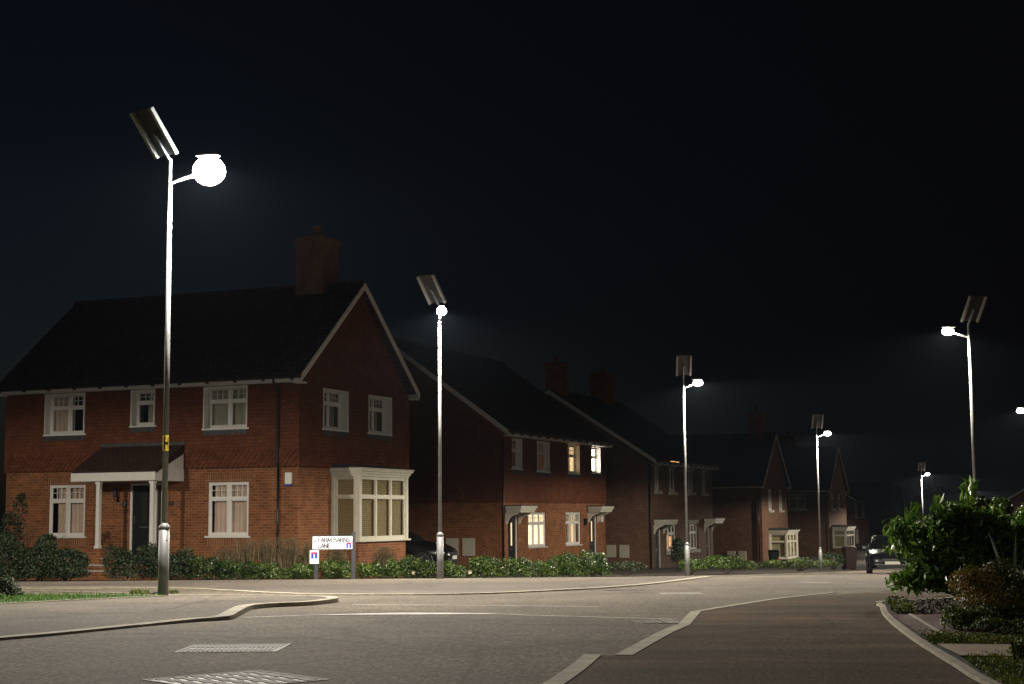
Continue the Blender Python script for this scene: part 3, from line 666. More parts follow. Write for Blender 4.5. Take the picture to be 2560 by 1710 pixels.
def bay(h,u0,u1,p,z0,zb,zt,n=3,fill='blind',lit=None,far=False,brick='brick',mat='cream'):
    """square bay window standing out from the street wall by p"""
    m=h.mb(); m.box(u0+.06,u1-.06,-p+.06,-.002,z0,zb-.05); m.build('bay_plinth',brick,h.rt)
    m=h.mb(); m.box(u0-.06,u1+.06,-p-.06,-.003,zb-.05,zb); 
    ct=zt-.24
    # corner posts
    for (x,y) in ((u0,-p),(u1-.13,-p)): m.box(x,x+.13,y,y+.13,zb,ct)
    m.box(u0,u0+.08,-.085,-.003,zb,ct); m.box(u1-.08,u1,-.085,-.003,zb,ct)
    # stepped cornice
    for k,(z_0,z_1,o) in enumerate(((ct,ct+.07,.02),(ct+.07,ct+.14,.06),(ct+.14,zt-.03,.11),(zt-.03,zt,.14))): m.box(u0-o,u1+o,-p-o,-.004,z_0,z_1)
    bw=m.build('bay_window',mat,h.rt)
    m=h.mb(); m.hexa([(u0-.16,-p-.16,zt),(u1+.16,-p-.16,zt),(u1+.16,-.052,zt),(u0-.16,-.052,zt),(u0-.1,-p-.1,zt+.02),(u1+.1,-p-.1,zt+.02),(u1+.1,-.052,zt+.13),(u0-.1,-.052,zt+.13)]); m.build('bay_roof','lead',h.rt)
    # side light facing us, front lights facing the street
    F1=lambda a,d,z:(u0+d,a,z); F2=lambda a,d,z:(a,-p+d,z)
    window(h,F1,-p+.13,-.085,zb,ct,.03,1,.68,mat,fill,False,False,lit=lit)
    window(h,F2,u0+.13,u1-.13,zb,ct,.03,n,.68,mat,fill,False,False,lit=lit)
    m=h.mb(); m.box(u1-.05,u1-.02,-p+.13,-.085,zb,ct); m.build('bay_cheek',mat,bw)
def canopy(h,u0,u1,p,z0,z1):
    m=h.mb(); m.box(u0,u1,-p,-.053,z0,z0+.07); m.box(u0-.04,u1+.04,-p-.04,-.054,z0+.07,z0+.15); m.box(u0-.08,u1+.08,-p-.08,-.055,z0+.15,z1)
    c=m.build('door_canopy','cream',h.rt)
    m=h.mb(); m.box(u0-.1,u1+.1,-p-.1,-.056,z1,z1+.035); m.build('canopy_lead','lead',c)
    for u in (u0+.06,u1-.14):
        m=h.mb(); pr=[(-.003,z0),(-p+.12,z0),(-p+.14,z0-.07)]+[(-(p-.14)*(1-math.sin(k*PI/10))-.07,z0-.07-.33*(1-math.cos(k*PI/10))) for k in range(1,6)]+[(-.003,z0-.45)]
        m.prism(pr,lambda y,z:(u,y,z),lambda y,z:(u+.08,y,z)); m.build('canopy_bracket','cream',c)
def meterboxes(h,L_):
    for a0,a1,z0,z1 in L_:
        m=h.mb(); m.mbox(h.near,a0,a1,-.06,-.002,z0,z1); b=m.build('meter_box','meter',h.rt,bevel=.008)
        m=h.mb(); m.mbox(h.near,a0+.03,a1-.03,-.066,-.061,z0+.03,z1-.03); m.build('meter_door','meter',b)

# ---- house 1: the corner house
O1=(-5.82,41.8); h=House(O1,g(42)+.2,'large corner house with tile-hung upper floor, porch and square bay window')
near1=[(1.6,2.99,3.24,4.40),(4.65,5.43,3.39,4.40),(7.07,8.46,3.22,4.40),(1.54,2.85,.27,1.75),(7.01,8.29,.27,1.75),(4.36,5.47,-.3,1.76)]
str1=[(1.28,2.69,3.23,4.36),(3.98,5.44,3.24,4.36)]
walls(h,6.64,9.87,-1.2,2.13,4.40,7.56,'V',near1,str1,rev=.26)
roof_V(h,6.64,9.87,4.58,7.60,.30,.26)
for (a0,a1,z0,z1),op,fl in ((near1[0],(.0,1.),'curtain_g'),(near1[1],(.0,.62),'curtain_g'),(near1[2],(.45,1.),'curtain')):
    window(h,h.near,a0,a1,z0,z1,.18,2 if a1-a0>1 else 1,.66,fill=fl,open_=op); apron(h,h.near,a0,a1,z0-.045)
for (a0,a1,z0,z1) in str1:
    window(h,h.street,a0,a1,z0,z1,.18,2,.66,fill='curtain_g',open_=(.1,.9)); apron(h,h.street,a0,a1,z0-.045)
for (a0,a1,z0,z1),op in ((near1[3],(0,.93)),(near1[4],(0,.86))):
    window(h,h.near,a0,a1,z0,z1,.03,2,.69,fill='curtain',open_=op)
    for q in ((a0-.1,a1+.1,z1,z1+.225),(a0-.05,a1+.05,z0-.27,z0-.045)):
        m=h.mb(); m.mbox(h.near,q[0],q[1],-.006,-.001,q[2],q[3]); m.build('soldier_course','soldier',h.rt)
# white heads and side trims of the upper windows run up to the eaves
for L_,F in ((near1[:3],h.near),(str1,h.street)):
    for (a0,a1,z0,z1) in L_:
        m=h.mb(); m.mbox(F,a0-.02,a0+.02,-.075,-.051,z0,z1); m.mbox(F,a1-.02,a1+.02,-.075,-.051,z0,z1); m.mbox(F,a0+.02,a1-.02,-.072,-.051,z1-.06,z1); m.build('window_trim','white',h.rt)
# club-ended tiles in the bottom courses, real rounded tiles lapped over each other
def clubs(F,A0,A1,skip=()):
    m=h.mb()
    for r in range(5):
        zt=2.155+.1*r+.11; n=int((A1-A0)/.165)
        for i in range(n):
            a=A0+.165*(i+(.5 if r%2 else 0)); 
            if a+.165>A1: continue
            if any(s0<a+.08<s1 for s0,s1 in skip): continue
            pts=[(a+.004,zt),(a+.161,zt),(a+.161,zt-.075)]+[(a+.0825+.0785*math.cos(t*PI/6),zt-.075-.065*math.sin(t*PI/6)) for t in range(1,6)]+[(a+.004,zt-.075)]
            m.prism(pts,lambda x,z:F(x,-.052-.026*(zt-z)/.14-.004,z),lambda x,z:F(x,-.064-.03*(zt-z)/.14-.004,z))
    m.build('club_tiles','tile2',h.rt)
clubs(h.near,.02,9.85); clubs(h.street,.02,6.6)
doorset(h,h.near,4.36,5.47,-.3,1.76,.06,.10,None,(4.42,4.58),1)
chimney(h,2.95,3.9,.93,1.86,6.6,9.06,mat='brick_far');  # same brick as the walls; its lack of light is in the darker colour
m=h.mb(); m.box(2.9,3.95,.86,1.93,7.05,7.28); m.build('chimney_flashing','lead',h.rt)
downpipe(h,-.06,.58,-.9,2.1); 
m=h.mb(); m.tube([(-.06,.58,2.05),(-.115,.58,2.25),(-.115,.58,4.2),(-.36,.58,4.45),(-.37,.58,4.53)],.034,8); m.build('downpipe','black',h.rt)
downpipe(h,6.64-.25,-.06,-.9,2.1)
bay(h,1.85,4.9,.9,-1.1,.12,2.14,3,'venetian','blindlit')
m=h.mb(); m.mbox(h.near,.16,.36,-.1,-.002,1.66,1.98); ab=m.build('alarm_box','white',h.rt,bevel=.02); m=h.mb(); m.mbox(h.near,.17,.35,-.098,-.01,1.62,1.655); m.build('alarm_lamp','signblue',ab)
m=h.mb(); m.mbox(h.near,5.55,5.71,-.03,-.002,1.09,1.27); pq=m.build('number_plaque','plaque',h.rt,bevel=.01)
# the "2" on the plaque
m=h.mb(); P2=[(.03,.03),(.025,.05),(0,.06),(-.025,.05),(-.03,.03),(-.02,.005),(.03,-.045),(-.035,-.045)]
for i in range(len(P2)-1):
    a,b=P2[i],P2[i+1]; m.bar((-.034,5.63+a[0],1.18+a[1]),(-.034,5.63+b[0],1.18+b[1]),.012,.006,(1,0,0))
m.build('plaque_number','signwhite',pq)
m=h.mb(); m.mbox(h.near,5.82,5.90,-.02,-.002,1.24,1.38); m.tube([(-.02,5.86,1.30),(-.14,5.86,1.27),(-.16,5.86,1.36)],.012,6); m.lathe([(.045,1.36),(.055,1.38),(.06,1.56),(.07,1.57),(.02,1.64)],(-.16,5.86,0),6,False); m.build('wall_lantern','black',h.rt)
m=h.mb(); m.mbox(h.near,3.98,4.12,-.05,-.002,1.13,1.25); m.build('cable_box','irondark',h.rt,bevel=.006)
# porch: lean-to roof on two white posts and brick pedestals
m=h.mb()
def PR(L0,L1): 
    m.prism([(-.053,2.83),(-.053,2.72),(-1.38,1.98),(-1.38,2.08)],lambda x,z:(x,L0,z),lambda x,z:(x,L1,z))
m.hexa([(-1.38,3.62,1.98),(-1.38,6.42,1.98),(-.054,6.42,2.60),(-.054,3.62,2.60),(-1.38,3.62,2.08),(-1.38,6.42,2.08),(-.054,6.42,2.82),(-.054,3.62,2.82)])
pr=m.build('porch_roof','porch_tile',h.rt)
m=h.mb(); m.box(-.08,-.056,3.60,6.44,2.80,2.90); m.build('porch_flashing','lead',pr)
m=h.mb(); m.box(-1.41,-1.36,3.62,6.42,1.80,2.03); m.box(-1.36,-.01,3.66,6.38,1.80,1.83); m.build('porch_fascia','white',pr)
for yy in (3.62,6.38):
    m=h.mb(); q=[(-1.36,1.79),(-.056,1.79),(-.056,2.56),(-1.36,2.0)]
    m.prism([(-1.36,2.0),(-1.36,1.80),(-.30,1.80),(-.18,1.95),(-.10,2.15),(-.056,2.62)][::1] if 0 else q,lambda x,z:(x,yy,z),lambda x,z:(x,yy+.035,z)); m.build('porch_cheek','white',pr)
for yy in (3.80,5.58):
    m=h.mb(); m.box(-1.30,-1.19,yy-.055,yy+.055,-.04,1.80); m.box(-1.32,-1.17,yy-.075,yy+.075,-.04,.04); m.box(-1.32,-1.17,yy-.075,yy+.075,1.72,1.80); m.build('porch_post','white',h.rt)
    m=h.mb(); m.box(-1.5,-1.0,yy-.27,yy+.27,-.9,-.07); m.box(-1.53,-.97,yy-.3,yy+.3,-.07,-.04); m.build('porch_pedestal','brick',h.rt)
m=h.mb(); m.box(-1.45,-.003,4.08,5.30,-.9,-.33); m.box(-2.05,-1.45,3.9,5.9,-.9,-.49) ; m.box(-2.5,-2.05,3.9,5.9,-.9,-.63); st=m.build('door_step','brick',h.rt)
m=h.mb(); m.box(-1.5,-.004,4.08,5.30,-.33,-.30); m.box(-2.08,-1.501,3.88,5.92,-.49,-.455); m.box(-2.53,-2.081,3.88,5.92,-.63,-.595); m.build('step_nosing','stone',st)

# ---- house 2: tile-hung pair with lit windows
O2=(-.359,57.); h=House(O2,g(57)-.02,'tile-hung brick house with a glowing white upstairs window and two lit doors')
st2=[(.71,1.77,2.52,3.66),(3.26,4.68,2.48,3.66),(6.74,8.13,2.48,3.66),(9.65,10.76,2.56,3.66),(2.42,4.28,-.44,.88),(6.5,8.29,-.44,.88),(.42,1.36,-1.3,.82),(9.35,10.28,-1.3,.82)]
walls(h,11.42,9.7,-2.2,1.26,3.72,7.56,'U',[],st2,rev=.26)
roof_U(h,11.42,9.7,3.86,7.62,.30,.22)
for i,(a0,a1,z0,z1) in enumerate(st2[:4]):
    window(h,h.street,a0,a1,z0,z1,.16,1 if i in (0,) else 2,.62,fill='curtain_g',open_=(.0,1.) if i>1 else (.15,.5),lit=(None,None,'warm','hot')[i]); apron(h,h.street,a0,a1,z0-.045)
m=h.mb()
m.mbox(h.street,9.66,10.75,.34,.36,2.57,3.65); 
window(h,h.street,*st2[4],.04,3,.68,fill='curtain',lit='warm2',sillmat='cream')
window(h,h.street,*st2[5],.04,3,.68,fill='curtain',open_=(.0,1.),sillmat='cream')
m=h.mb(); m.mbox(h.street,7.50,7.66,.125,.13,-.36,.8); m.build('curtain_gap','warmslot',h.rt)
doorset(h,h.street,*st2[6],.07,.055,'warmslot'); doorset(h,h.street,*st2[7],.07,.055,'warmslot')
canopy(h,.1,1.55,.62,.88,1.12); canopy(h,9.1,10.5,.62,.88,1.12)
meterboxes(h,[(1.15,1.65,-.71,-.05),(1.82,2.32,-.71,-.05)])
downpipe(h,-.06,-.02,-1.6,3.6); m=h.mb(); m.mbox(h.street,8.62,8.8,-.12,-.05,.35,.62); m.build('wall_lantern','black',h.rt)
m=h.mb(); m.mbox(h.street,10.75,10.98,-.08,-.002,.45,.75); m.build('alarm_box','white',h.rt,bevel=.02)

# ---- house 3: brick pair with stone sills
O3=(6.441,72.); h=House(O3,g(72)-.02,'plain brick pair of houses with pale stone sills, two canopies and two chimneys')
st3=[(.55,1.35,1.88,2.98),(2.85,3.95,1.85,2.98),(6.1,7.2,1.85,2.98),(8.75,9.65,1.85,2.98),(2.3,3.95,-1.0,.27),(6.2,7.85,-1.0,.27),(.35,1.35,-1.72,.2),(9.2,10.15,-1.72,.2)]
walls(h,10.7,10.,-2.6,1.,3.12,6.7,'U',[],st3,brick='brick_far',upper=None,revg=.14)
roof_U(h,10.7,10.,3.25,6.76,.30,.22)
for i,(a0,a1,z0,z1) in enumerate(st3[:6]):
    window(h,h.street,a0,a1,z0,z1,.08,2 if i<4 else 3,.66 if i>3 else 1.0,fill='curtain_g',leaded=False,sill=False,lit=None,open_=(0,1) if i!=4 else (.62,1.))
    m=h.mb(); m.mbox(h.street,a0-.12,a1+.12,-.09,-.002,z0-.16,z0-.0); m.build('stone_sill','stone',h.rt)
    m=h.mb(); m.mbox(h.street,a0-.1,a1+.1,-.03,-.002,z1,z1+(.2 if i>3 else .13)); m.build('stone_head','stone',h.rt)
m=h.mb(); m.mbox(h.street,2.42,2.75,.12,.125,-.9,-.2); m.mbox(h.street,2.98,3.3,.12,.125,-.8,-.3); m.build('lit_lamp_shade','orange',h.rt)
m=h.mb(); m.box(1.9,2.6,-.40,-.385,3.26,3.29); m.box(2.75,3.25,-.40,-.385,3.255,3.285); m.build('eaves_light','orange',h.rt)
for a0,a1,z0,z1 in st3[6:]: doorset(h,h.street,a0,a1,z0,z1,.07,.055)
canopy(h,.15,1.85,.6,.28,.52); canopy(h,8.9,10.5,.6,.28,.52)
meterboxes(h,[(1.13,1.61,-1.24,-.64),(1.78,2.25,-1.22,-.64)])
downpipe(h,-.06,.06,-2.2,3.1); chimney(h,.5,1.3,4.55,5.45,6.,8.15); chimney(h,7.1,8.3,4.55,5.45,6.,8.15)

# ---- houses 4 and 5: gable to the street, like the corner house but darker and farther
def gable_house(O,zb,label,near,street,bu,p,chv,mb_boxes,ze=2.55,zr=5.98,Lu=7.4,Lv=8.6,z0=None,off=0,chz=7.45,front_lit=None):
    h=House(O,zb,label)
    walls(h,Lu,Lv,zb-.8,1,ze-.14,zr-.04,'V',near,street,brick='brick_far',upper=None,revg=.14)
    roof_V(h,Lu,Lv,ze,zr,.28,.2)
    for F,L_ in ((h.near,near),(h.street,street)):
        for a0,a1,z0_,z1_ in L_:
            window(h,F,a0,a1,z0_,z1_,.08,2,.7,fill='curtain_g',leaded=False,sill=False)
            m=h.mb(); m.mbox(F,a0-.12,a1+.12,-.09,-.002,z0_-.16,z0_); m.build('stone_sill','stone',h.rt)
    if bu: bay(h,bu[0],bu[1],p,zb-.3,bu[2],bu[3],3,'blind',None,brick='brick_far')
    if chv: chimney(h,Lu/2-.45,Lu/2+.45,chv[0],chv[1],zr-1.,chz,mat='brick_far')
    meterboxes(h,mb_boxes); downpipe(h,-.06,.2,zb,ze-.2)
    return h
h4=gable_house((15.72,98.),g(98)-.02,'dark gabled brick house with a white glazed bay, beyond the brick pair',[],[(1.9,3.05,.98,2.30),(4.95,6.1,.98,2.30)],(1.7,4.9,-2.1,-.3),1.2,(.55,1.6),[(1.77,2.30,-2.2,-1.6),(1.06,1.58,-2.2,-1.6)])
m=h4.mb(); m.box(4.92,5.35,-.3,-.28,-1.9,-.55); m.build('pane_reflection','pink',h4.rt)  # glowing plate stands in for a pinkish reflection beside the bay
h5=gable_house((24.22,119.),g(119)-.02,'dark gabled house with a dim cream bay, farthest of the clear row of houses',[(1.74,3.13,1.08,2.25)],[(1.05,2.5,1.1,2.25),(3.95,5.3,1.1,2.25)],(1.2,4.6,-1.9,-.3),1.1,(3.2,4.3),[],Lu=7.4,chz=6.9)
# far houses beyond, simple in the dark but each with walls, roof and windows
def far_house(px,Y,wu,wv,ze,zr,typ,label,rot=None,brick='brick_far',win=((1,2.2,1.2,2.4),(4,5.2,1.2,2.4)),winn=(),ch=None,warm=False):
    X=(px-1280)/3874*Y; zb=g(Y)-.05; h=House((X,Y),zb,label)
    if rot is not None: h.rt.rotation_euler=(0,0,rot)
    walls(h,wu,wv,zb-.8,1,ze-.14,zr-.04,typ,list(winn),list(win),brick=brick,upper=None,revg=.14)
    (roof_V if typ=='V' else roof_U)(h,wu,wv,ze,zr,.28,.2)
    for F,L_ in ((h.street,win),(h.near,winn)):
        for w_ in L_: window(h,F,*w_,.08,2,.7,fill='curtain_g',leaded=False,sill=True,sillmat='stone')
    if ch: chimney(h,*ch,zr-1,zr+1.3,mat='brick_far')
    return h
far_house(2130,160,9.5,8.5,2.1,5.0,'U','far dark house with low eaves, just right of the last clear gable',win=((.8,2.6,.2,1.7),(5,7,.2,1.7),(.8,2.8,-2.4,-.9)))
far_house(2222,218,5,9,1.5,4.9,'V','narrow far gable beside its twin, behind the parked car',win=((1.5,3.2,-.2,1.2),))
far_house(2243,236,5,9,1.5,4.9,'V','second narrow far gable, half hidden behind its twin',win=((1.5,3.2,-.2,1.2),))
far_house(2375,235,7,7.5,1.3,4.7,'U','far dark house with a steep gable end facing us, behind the laurel',rot=PI/2-math.atan2(8,0.001)+.0 if 0 else HROT-.25,winn=((1.2,2.6,-.6,.8),(4.6,6.,-.6,.8)),ch=(1.,2.2,3.0,4.2),win=((2,3.5,-.5,.8),))
far_house(2395,250,14,9,1.3,4.6,'U','long dark roofline right of the steep far gable',win=((2,3.5,-.5,.8),(8,9.5,-.5,.8)))
far_house(2800,120,12,9,1.3,4.0,'U','dark roof at the right edge of the picture above the shrubs',win=((2,3.5,-.5,.8),))
# neighbour at the far left, mostly outside the picture
hh=House((-22.6,50.),g(44)+.2,'dark neighbouring house at the left edge of the picture, mostly cut off')
walls(hh,8,7,-1.5,1,3.4,6.3,'V',[(1,2.4,.2,1.5)],[],brick='brick_far',upper=None); roof_V(hh,8,7,3.5,6.4,.3,.2); hh.rt.rotation_euler=(0,0,HROT+PI/2-.0)

# ------------------------------------------------------------------ cars and bins
def car(x,y,rz,z,label,paint,ref=True):
    rt=empty('parked_car',(x,y,z),rz); tag(rt,label,'car','parked cars')
    def loft(m,secs,ringf,smooth=True):
        V=[];n=None
        for s in secs: r=ringf(*s); n=len(r); V+=r
        k=len(secs); F=[(i*n+j,(i+1)*n+j,(i+1)*n+(j+1)%n,i*n+(j+1)%n) for i in range(k-1) for j in range(n)]
        F+=[tuple(range(n)),tuple((k-1)*n+j for j in range(n))[::-1]]; m.mesh(V,F,smooth)
    m=MB()
    def ring(X,w,zl,zb,cr):
        h=[(w*.86,zl),(w*.97,zl+.10),(w,(zl+zb)/2),(w*.985,zb-.10),(w*.90,zb-.01),(w*.5,zb+cr*.8),(0,zb+cr)]
        return [(X,a,b) for a,b in h]+[(X,-a,b) for a,b in h[-2::-1]]
    loft(m,[(-2.12,.60,.42,.78,.0),(-2.08,.74,.28,.92,.01),(-1.9,.83,.22,.98,.02),(-1.2,.87,.19,.97,.02),(0,.88,.18,.93,.02),(.9,.88,.18,.92,.03),(1.25,.87,.19,.90,.04),(1.75,.84,.22,.82,.05),(2.0,.78,.25,.72,.04),(2.12,.66,.32,.62,.02),(2.16,.5,.38,.54,0)],ring)
    b=m.build('body',paint,rt)
    m=MB()
    def cab(X,w0,z0,w1,z1): return [(X,w0,z0),(X,(w0+w1)/2+.02,(z0+z1)/2),(X,w1,z1-.05),(X,w1*.8,z1),(X,0,z1+.012),(X,-w1*.8,z1),(X,-w1,z1-.05),(X,-(w0+w1)/2-.02,(z0+z1)/2),(X,-w0,z0)]
    loft(m,[(-1.98,.74,.95,.60,1.02),(-1.70,.80,.95,.62,1.30),(-1.3,.82,.94,.62,1.42),(-.5,.83,.93,.63,1.46),(.2,.83,.92,.62,1.42),(.6,.82,.92,.64,1.22),(1.12,.78,.90,.72,.93)],cab)
    m.build('windows','carglass',rt)
    m=MB()
    for s in (-1,1):
        for a,c in (((1.10,.775*s,.93),(.22,.61*s,1.42)),((.22,.61*s,1.42),(-1.3,.61*s,1.43)),((-1.3,.61*s,1.43),(-1.95,.7*s,1.0)),((-.35,.845*s,.93),(-.45,.635*s,1.43))): m.tube([a,c],.025,6)
    m.hexa([(-1.45,-.6,1.405),(.2,-.6,1.41),(.2,.6,1.41),(-1.45,.6,1.405),(-1.35,-.52,1.445),(.12,-.52,1.445),(.12,.52,1.445),(-1.35,.52,1.445)])
    m.build('roof_panel','carblack',rt,bevel=.01)
    for X in (-1.3,1.33):
        for s in (-1,1):
            m=MB(); m.lathe([(.20,-.10),(.30,-.11),(.315,-.06),(.315,.06),(.30,.11),(.20,.10)],seg=24)
            w=m.build('wheel','tyre',rt); w.rotation_euler=(PI/2,0,0); w.location=(X,.80*s,.315)
            m=MB(); m.lathe([(.20,-.09),(.21,.10),(.17,.09)],seg=20,caps=True)
            for k in range(5): a=2*PI*k/5; m.bar((.03*math.cos(a),.03*math.sin(a),.10*(1)),(.19*math.cos(a),.19*math.sin(a),.105),.045,.02)
            r=m.build('rim','rim',w); r.scale=(1,1,-s)
            m=MB(); n=12; 
            m.tube([(X+.37*math.cos(PI*k/n),s*.868,.30+.37*math.sin(PI*k/n)) for k in range(n+1)],.03,6); m.build('wheel_arch','black',rt)
    for s in (-1,1):
        m=MB(); m.hexa([(1.95,.44*s,.60),(2.12,.44*s,.56),(1.90,.80*s,.60),(1.80,.80*s,.62),(1.93,.44*s,.72),(2.06,.44*s,.69),(1.84,.79*s,.74),(1.74,.78*s,.76)][:8]); m.build('headlight','headlight',rt)
        m=MB(); m.hexa([(-2.11,.5*s,.74),(-1.95,.5*s,.74),(-1.8,.84*s,.76),(-2.0,.80*s,.76),(-2.10,.5*s,.90),(-1.95,.5*s,.90),(-1.8,.82*s,.93),(-1.98,.78*s,.93)]); m.build('tail_light','signred',rt)
        m=MB(); m.hexa([(.72,.86*s,.93),(.86,.86*s,.93),(.84,1.03*s,.95),(.74,1.03*s,.95),(.72,.86*s,1.04),(.84,.86*s,1.04),(.82,1.02*s,1.07),(.74,1.02*s,1.07)]); m.build('wing_mirror',paint,rt,bevel=.01)
    m=MB(); m.box(2.125,2.17,-.36,.36,.50,.60); m.box(2.02,2.165,-.55,.55,.24,.36); m.build('grille','black',rt)
    m=MB(); m.box(2.165,2.19,-.26,.26,.385,.49); m.build('number_plate','plate',rt)
    m=MB(); m.box(2.10,2.185,-.62,.62,.365,.38); m.bar((2.172,-.34,.55),(2.172,.34,.55),.02,.012); m.build('chrome_strip','chrome',rt)
    if paint=='carpaint': rt.scale=(.90,.90,.83)
    return rt
car(12.45,51.3,math.atan2(-1,-.22),g(50)-.01,'dark grey car parked facing us, its headlamps peeping from behind the laurel','carpaint')
car(-3.95,48.3,math.atan2(-.2,1),-.93,'black hatchback on the drive beside the corner house, above the low hedge','carblack')
X0=lambda px,Y:(px-1280)/3874*Y
def bin_(x,y,z,rz,mat,label,s=1.,reflect=False):
    rt=empty('wheelie_bin',(x,y,z),rz); tag(rt,label,'wheelie bin')
    m=MB(); m.hexa([(-.22*s,-.24*s,.05),(.22*s,-.24*s,.05),(.22*s,.20*s,.05),(-.22*s,.20*s,.05),(-.28*s,-.33*s,.95*s),(.28*s,-.33*s,.95*s),(.28*s,.30*s,.95*s),(-.28*s,.30*s,.95*s)]); m.box(-.3*s,.3*s,-.35*s,.32*s,.95*s,.985*s); m.build('body',mat,rt,bevel=.015)
    m=MB(); m.hexa([(-.3*s,-.37*s,.99*s),(.3*s,-.37*s,.99*s),(.3*s,.35*s,.99*s),(-.3*s,.35*s,.99*s),(-.24*s,-.25*s,1.06*s),(.24*s,-.25*s,1.06*s),(.24*s,.34*s,1.09*s),(-.24*s,.34*s,1.09*s)]); m.build('lid',mat,rt,bevel=.02)
    m=MB(); m.tube([(-.2*s,.40*s,1.0*s),(.2*s,.40*s,1.0*s)],.018,8); m.build('handle',mat,rt)
    for q in (-.24*s,.24*s):
        m=MB(); m.lathe([(.10*s,-.03),(.10*s,.03)],seg=16); w=m.build('wheel','tyre',rt); w.rotation_euler=(0,PI/2,0); w.location=(q,.22*s,.10*s)
    if reflect:
        m=MB(); m.box(.20*s,.26*s,-.36*s,-.345*s,.48*s,.60*s); m.build('reflector','reflector',rt)
    return rt
bin_(X0(2117,62),62.0,g(62)+.02,.1,'bin_red','maroon wheelie bin by the verge between the farther pole and the parked car',.86)
bin_(X0(1928,74),74,g(74)+.02,.1,'bin_green','dark green wheelie bin with a small red mark, beside the white glazed bay',.75,True)

# ------------------------------------------------------------------ street name sign
FONT={'F':[((0,0),(0,1)),((0,1),(.55,1)),((0,.53),(.42,.53)),((-.09,0),(.1,0)),((-.09,1),(0,1)),((.55,1),(.55,.86))],
'A':[((0,0),(.36,1)),((.36,1),(.72,0)),((.13,.36),(.58,.36)),((-.1,0),(.1,0)),((.62,0),(.82,0))],
'R':[((0,0),(0,1)),((0,1),(.36,1)),((.36,1),(.52,.9)),((.52,.9),(.52,.64)),((.52,.64),(.36,.52)),((.36,.52),(0,.52)),((.3,.52),(.64,0)),((-.09,0),(.1,0)),((-.09,1),(0,1)),((.6,0),(.72,0))],
'M':[((0,0),(0.04,1)),((0.04,1),(.42,.08)),((.42,.08),(.8,1)),((.8,1),(.84,0)),((-.1,0),(.1,0)),((.74,0),(.94,0)),((-.05,1),(.06,1)),((.78,1),(.9,1))],
'B':[((0,0),(0,1)),((0,1),(.36,1)),((.36,1),(.5,.9)),((.5,.9),(.5,.66)),((.5,.66),(.36,.54)),((.36,.54),(0,.54)),((.36,.54),(.56,.42)),((.56,.42),(.56,.13)),((.56,.13),(.4,0)),((.4,0),(-.09,0)),((-.09,1),(0,1))],
'N':[((0,0),(0,1)),((0,1),(.64,0)),((.64,0),(.64,1)),((-.1,0),(.1,0)),((-.1,1),(.02,1)),((.54,1),(.74,1))],
'S':[((.5,.82),(.5,.96)),((.5,.9),(.36,1)),((.36,1),(.16,1)),((.16,1),(.02,.86)),((.02,.86),(.04,.66)),((.04,.66),(.46,.36)),((.46,.36),(.5,.16)),((.5,.16),(.34,0)),((.34,0),(.12,0)),((.12,0),(0,.1)),((0,.02),(0,.2))],
'L':[((0,0),(0,1)),((0,0),(.54,0)),((-.09,1),(.1,1)),((-.09,0),(0,0)),((.54,0),(.54,.15))],
'E':[((0,0),(0,1)),((0,1),(.52,1)),((0,.53),(.4,.53)),((0,0),(.56,0)),((-.09,1),(0,1)),((-.09,0),(0,0)),((.52,1),(.52,.87)),((.56,0),(.56,.14))]}
ADV={'F':.68,'A':.80,'R':.78,'M':1.02,'B':.74,'N':.86,'S':.64,'L':.68,'E':.7,' ':.38}
def lettering(mb,txt,x,z,hh,y,wd):
    for ch in txt:
        for (a,b),(c,d) in FONT.get(ch,[]):
            horiz=abs(b-d)<.05
            mb.bar((x+a*hh,y,z+b*hh),(x+c*hh+(1e-4 if a==c and b==d else 0),y,z+d*hh),.004,wd*(.8 if horiz else 1),(0,0,1) if not (abs(a-c)<.01) else (1,0,0))
        x+=ADV[ch]*hh
    return x
def deadend(root,x0,x1,z0,z1,y):
    w=x1-x0;hh=z1-z0
    m=MB(); m.box(x0,x1,y-.003,y,z0,z1); b=m.build('symbol_field','signblue',root)
    m=MB(); m.box(x0+w*.38,x0+w*.62,y-.005,y-.003,z0,z0+hh*.66); m.build('symbol_stem','signwhite',b)
    m=MB(); m.box(x0+w*.10,x0+w*.90,y-.0055,y-.003,z0+hh*.80,z0+hh*.99); m.box(x0+w*.2,x0+w*.8,y-.0055,y-.003,z0+hh*.68,z0+hh*.80); m.build('symbol_bar','signred',b)
SX,SY=-3.405,33.0; sz=g(SY)+.05
rt=empty('street_name_sign',(SX,SY,sz),.02); tag(rt,'white street name sign on two dark posts reading FARM BARNS LANE','street sign')
m=MB(); m.box(-.04,.04,-.02,.06,-.2,.93); m.box(-.05,.05,-.03,.07,.93,.95); m.build('post','postgrey',rt,bevel=.006)
m=MB(); m.box(-.83,-.75,-.02,.06,-.2,.86); m.build('post','postgrey',rt,bevel=.006)
m=MB(); m.box(-.865,.0,-.036,-.024,.585,.885); m.build('backing_rail','postgrey',rt)
m=MB(); m.box(-.86,-.018,-.042,-.037,.595,.862); pl=m.build('plate','signwhite',rt)
m=MB(); x0=-.742
lettering(m,'FARM BARNS',x0,.745,.091,-.0450,.0165); lettering(m,'LANE',x0,.620,.091,-.0450,.0165); m.build('lettering','signgrey',pl)
m=MB(); m.box(-.826,-.782,-.0445,-.042,.75,.766); m.box(-.816,-.792,-.0445,-.042,.766,.776); m.build('emblem','signred',pl)
deadend(pl,-.145,-.04,.615,.73,-.042)
rt=empty('dead_end_notice',(SX,SY,sz),.02); tag(rt,'small white no-through-road plate low on the left post of the street name sign','street sign')
m=MB(); m.box(-.92,-.725,-.035,-.026,.29,.575); pl=m.build('plate','signwhite',rt,bevel=.003)
deadend(pl,-.888,-.757,.40,.535,-.0352)
m=MB()
